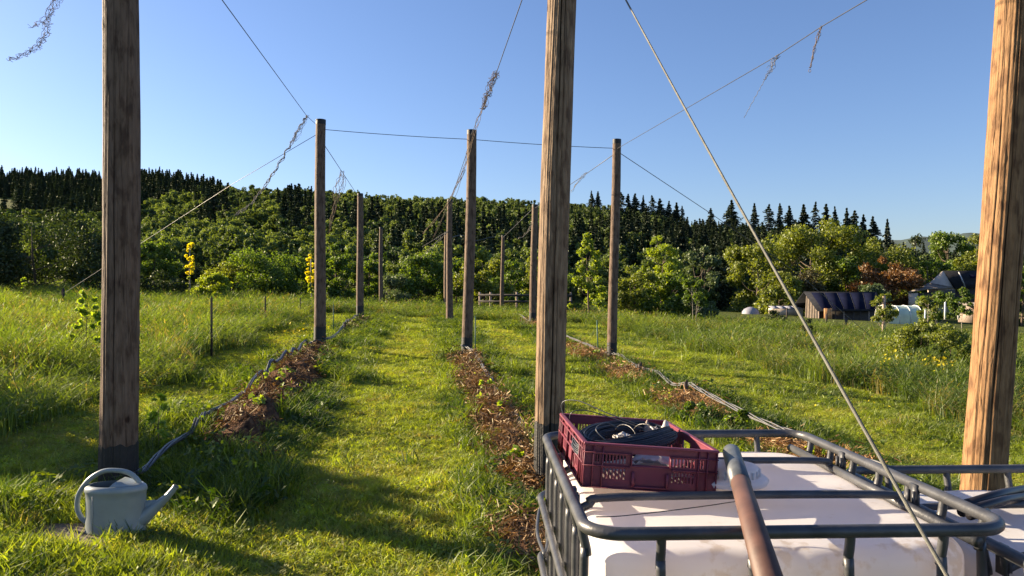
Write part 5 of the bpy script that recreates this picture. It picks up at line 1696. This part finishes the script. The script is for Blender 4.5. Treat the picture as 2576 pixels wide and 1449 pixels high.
def crate():
    W, L, H = 0.40, 0.60, 0.128
    t = thing('plastic_crate', (0.200, 2.19, 1.134), 'burgundy plastic crate holding coiled wire on the white tank', 'crate')
    t.rotation_euler = (A(0.6), A(1.3), A(-4.0) * -1 * -1)
    t.rotation_euler = (A(-1.1), A(4.4), A(3.0))
    R = lambda a, x, y, z=0: Matrix.Translation((x, y, z)) @ Matrix.Rotation(a, 4, 'Z')
    def slots(x0, x1, z0, z1, n):
        w = (x1 - x0) / n
        return [(x0 + k * w, x0 + k * w + w * .52, z0, z1) for k in range(n)]
    hf = slots(.062, .132, .028, .058, 7) + slots(.265, .336, .028, .058, 7) + slots(.062, .132, .074, .098, 7) + slots(.265, .336, .074, .098, 7) + slots(.037, .052, .074, .098, 2) + slots(.345, .362, .074, .098, 2) + [(.146, .256, .074, .104)]
    hs = slots(.10, .22, .030, .062, 10) + slots(.38, .50, .030, .062, 10) + slots(.10, .22, .076, .104, 10) + slots(.38, .50, .076, .104, 10) + [(.245, .355, .078, .106)]
    s = MB(); th = .003
    plate(s, W, H, hf, th, R(0, 0, .008)); plate(s, W, H, hf, th, R(math.pi, W, L - .008))
    plate(s, L - .02, H, [(a, b, c, d) for a, b, c, d in hs], th, R(math.pi / 2, W - .008, .01)); plate(s, L - .02, H, hs, th, R(-math.pi / 2, .008, L - .01))
    plate(s, W - .02, L - .02, slots(.04, .34, .05, .26, 16) + slots(.04, .34, .32, .53, 16), .003, Matrix.Translation((.01, .01, .007)) @ Matrix.Rotation(-math.pi / 2, 4, 'X'))
    s.build('shell', M['crate'], t)
    b = MB()
    # rim and outer ribs
    for (cx, cy, sx, sy) in ((W / 2, .005, W, .016), (W / 2, L - .005, W, .016)):
        b.box((cx, cy, H), (sx, sy, .007))
    for (cx, cy, sx, sy) in ((.005, L / 2, .016, L - .026), (W - .005, L / 2, .016, L - .026)):
        b.box((cx, cy, H), (sx, sy, .007))
    b.build('rim', M['crate'], t, bevel=.002)
    rb_ = MB()
    for y, sg in ((.0035, 1), (L - .0035, -1)):
        for x in (.004, .030, .058, .342, .368, W - .004): rb_.box((x, y, H / 2), (.0026, .009, H - .008))
        for z, segs in ((.003, [(0, W)]), (.066, [(0, .14), (.262, W)]), (.104, [(0, .14), (.262, W)]), (.070, [(.14, .262)])):
            for a, c in segs: rb_.box(((a + c) / 2, y - .0006 * sg, z), (c - a - .001, .0085, .0026))
        for x in (.143, .259): rb_.box((x, y - .0003 * sg, .088), (.0026, .0088, .035))
        # moulded label holder
        for x in (.150, .252): rb_.box((x, y - .001 * sg, .032), (.008, .009, .042))
        rb_.box((.201, y - .0012 * sg, .011), (.094, .0085, .004))
    for x, sg in ((.0035, 1), (W - .0035, -1)):
        for y in (.012, .045, .085, .235, .365, .515, .555, L - .012): rb_.box((x - .0004 * sg, y, H / 2), (.009, .0026, H - .008))
        for z in (.003, .070, .110): rb_.box((x - .0009 * sg, L / 2, z), (.0085, L - .01, .0026))
    rb_.build('ribs', M['crate'], t)
    # round moulded emblem plate on the left side
    e = MB(); e.tube([(-.0015, L * .28 + .020 * math.cos(a), .045 + .020 * math.sin(a)) for a in np.linspace(0, 6.283, 21)[:-1]], .0012, 5, closed=True)
    e.build('emblem_ring', M['crate'], t)
    return t
crate_o = crate()
bpy.context.view_layer.update()
CM = crate_o.matrix_world.copy()

def coil():
    mb = MB()
    rs = random.Random(4)
    for k in range(104):
        lay, col_ = k // 13, k % 13
        th = 2 * math.pi * k * 0.381966
        rr = math.sqrt((k + .5) / 104)
        da, dz = rr * math.cos(th), rr * math.sin(th)
        ph = rs.uniform(0, 6); j1 = rs.gauss(0, .0022)
        pts = []
        for i in range(56):
            a = i / 56 * 6.283
            pinch = 1 - 0.62 * math.exp(-((math.atan2(math.sin(a - 1.1), math.cos(a - 1.1))) / .55) ** 2)
            w = 1 + da * .30 * pinch
            x = .112 * w * math.cos(a); y = .235 * (1 + da * .13 * pinch) * math.sin(a)
            z = .030 * dz * pinch + .012 * math.sin(a + .6) + .008 * math.cos(2 * a) + j1 + .0015 * math.sin(4 * a + ph)
            v = Vector((x, y, 0)); v.rotate(Matrix.Rotation(A(-38), 3, 'Z'))
            pts.append(CM @ Vector((.19 + v.x,   .29 + v.y, .106 + z)))
        mb.tube(pts, .0017, 5, closed=True)
    o = mb.build('wire_coil', M['coil'], smooth=True); tag(o, 'bundle of dark coiled wire lying in the red crate', 'wire coil')
    # loose loops standing up out of the crate
    for q, (pp) in enumerate([[(.02, .56, .10), (-.0, .57, .17), (.05, .52, .19), (.14, .44, .165), (.24, .38, .14)], [(.03, .5, .09), (.02, .46, .15), (.07, .46, .165), (.16, .42, .15), (.26, .36, .13)],
                              [(.10, .13, .11), (.06, .16, .145), (.10, .22, .16), (.15, .26, .14)]]):
        m2 = MB().tube([CM @ Vector(p) for p in curve_pts(pp, 8)], .0018, 6)
        tag(m2.build('loose_wire', M['cage'], smooth=True), ['highest loose wire loop arching over the back left of the crate', 'lower loose wire loop curling beside the highest one', 'small wire loop sticking up at the front of the crate'][q], 'wire')
    tie = MB()
    for (cx, cy, a0) in ((.18, .28, 0.5), (.26, .33, .7)):
        pts = [CM @ Vector((cx + .05 * math.cos(a) * math.sin(a0), cy - .06 * math.cos(a) * math.cos(a0), .115 + .034 * math.sin(a))) for a in np.linspace(0, 6.283, 21)[:-1]]
        tie.tube(pts, .0022, 5, closed=True)
    tag(tie.build('wire_tie', M['black_plastic']), 'twisted black ties binding the wire coil', 'ties')
M['coil'] = mat_plain('coil', (0.022, 0.029, 0.046), rough=0.5, spec=0.4, var=0.2)
coil()

def crumple(name, c, sx, sy, sz, mat, label, cat, seed, n=16, tip=None):
    rs = np.random.default_rng(seed)
    V = []; Fc = []
    gxx = np.linspace(-1, 1, n)
    ph = rs.uniform(0, 6, 12)
    for j in gxx:
        for i in gxx:
            z = sum(math.sin(ph[k] + i * (2 + k) + j * (3 + 1.3 * k) * (-1) ** k) / (1 + k) for k in range(5)) * sz * .55 + rs.normal(0, sz * .22)
            if tip: z += tip * math.exp(-((i - .2) ** 2 + (j + .1) ** 2) * 7)
            V.append(tuple(CM @ Vector((c[0] + i * sx * (1 + .15 * math.sin(j * 5 + ph[6])) + rs.normal(0, sx * .03), c[1] + j * sy * (1 + .2 * math.sin(i * 4 + ph[7])), c[2] + z))))
    for j in range(n - 1):
        for i in range(n - 1):
            a = j * n + i; Fc.append((a, a + 1, a + n + 1, a + n))
    o = MB().add(V, Fc).build(name, M[mat]); s = o.modifiers.new('thick', 'SOLIDIFY'); s.thickness = .0008
    tag(o, label, cat)
crumple('plastic_bag', (.335, .40, .118), .035, .03, .012, 'film', 'white plastic bag standing up at the back right of the crate', 'plastic bag', 3, tip=.035)
crumple('plastic_scrap', (.15, .17, .128), .028, .022, .010, 'film', 'small bluish plastic scrap on top of the wire coil', 'plastic scrap', 5)
crumple('paper_rag', (.27, .09, .088), .10, .05, .020, 'film', 'crumpled pale cloth along the front wall inside the crate', 'cloth', 8)
crumple('plastic_sheet', (.20, .12, .045), .14, .09, .015, 'film', 'white plastic sheet seen through the front handle hole of the crate', 'plastic sheet', 9)
crumple('paper_scrap', (.29, .47, .11), .022, .02, .008, 'plank', 'small tan scrap behind the wire coil', 'scrap', 12, tip=.03)

# pipe lying on the tank towards the viewer
def drain_pipe():
    a, b = P(1840, 1140, 2.39), P(1938, 1500, 1.33)
    a.z = 1.193; b.z = 1.187
    t = thing('drain_pipe', a, 'brown and grey drain pipe lying across the white tank beside the crate', 'pipe')
    d = b - a; k = 0.36
    MB().tube([d * k, d * .6, d * 1.12], .0255, 28).build('pipe', M['pipe'], t, smooth=True)
    MB().tube([d * 0.0, d * (k + .0)], .0272, 28).build('sleeve', M['pipe_grey'], t, smooth=True)
drain_pipe()
w1 = curve_pts([P(1500, 1300, 1.80), P(1560, 1298, 1.83), P(1680, 1285, 1.87), P(1780, 1272, 1.89), P(1848, 1262, 1.885), P(1880, 1260, 1.86), P(1905, 1276, 1.83), P(1912, 1300, 1.84)], 6)
tag(MB().tube(w1, .0014, 5).build('tie_wire', M['wire']), 'thin black wire tied from tank rail over the drain pipe', 'wire')
tag(MB().tube(curve_pts([P(1370, 1395, 2.6), P(1352, 1340, 2.9), P(1358, 1280, 3.2), P(1376, 1270, 3.2), P(1382, 1330, 2.9), P(1372, 1400, 2.6)], 8), .007, 8).build('black_hose', M['hose'], smooth=True),
    'looped black hose standing behind the left side of the front tank', 'hose')
# wire wrap on the middle near pole
c = P(1384, 1192, 5.9)
tag(MB().tube([(c.x + .003 + .126 * math.cos(a), 5.9 + .126 * math.sin(a), c.z + .004 * math.sin(3 * a)) for a in np.linspace(0, 6.283, 33)[:-1]], .003, 5, closed=True).build('wire_wrap', M['steel']), 'steel wire wrapped round the foot of the nearest middle pole', 'wire')
c = P(302, 1190, 5.5)
tag(MB().tube([(c.x + .13 * math.cos(a), 5.5 + .13 * math.sin(a), c.z + .02 * math.cos(a)) for a in np.linspace(0, 6.283, 33)[:-1]], .003, 5, closed=True).build('wire_wrap', M['steel']), 'thin wire wrapped round the foot of the nearest left pole', 'wire')
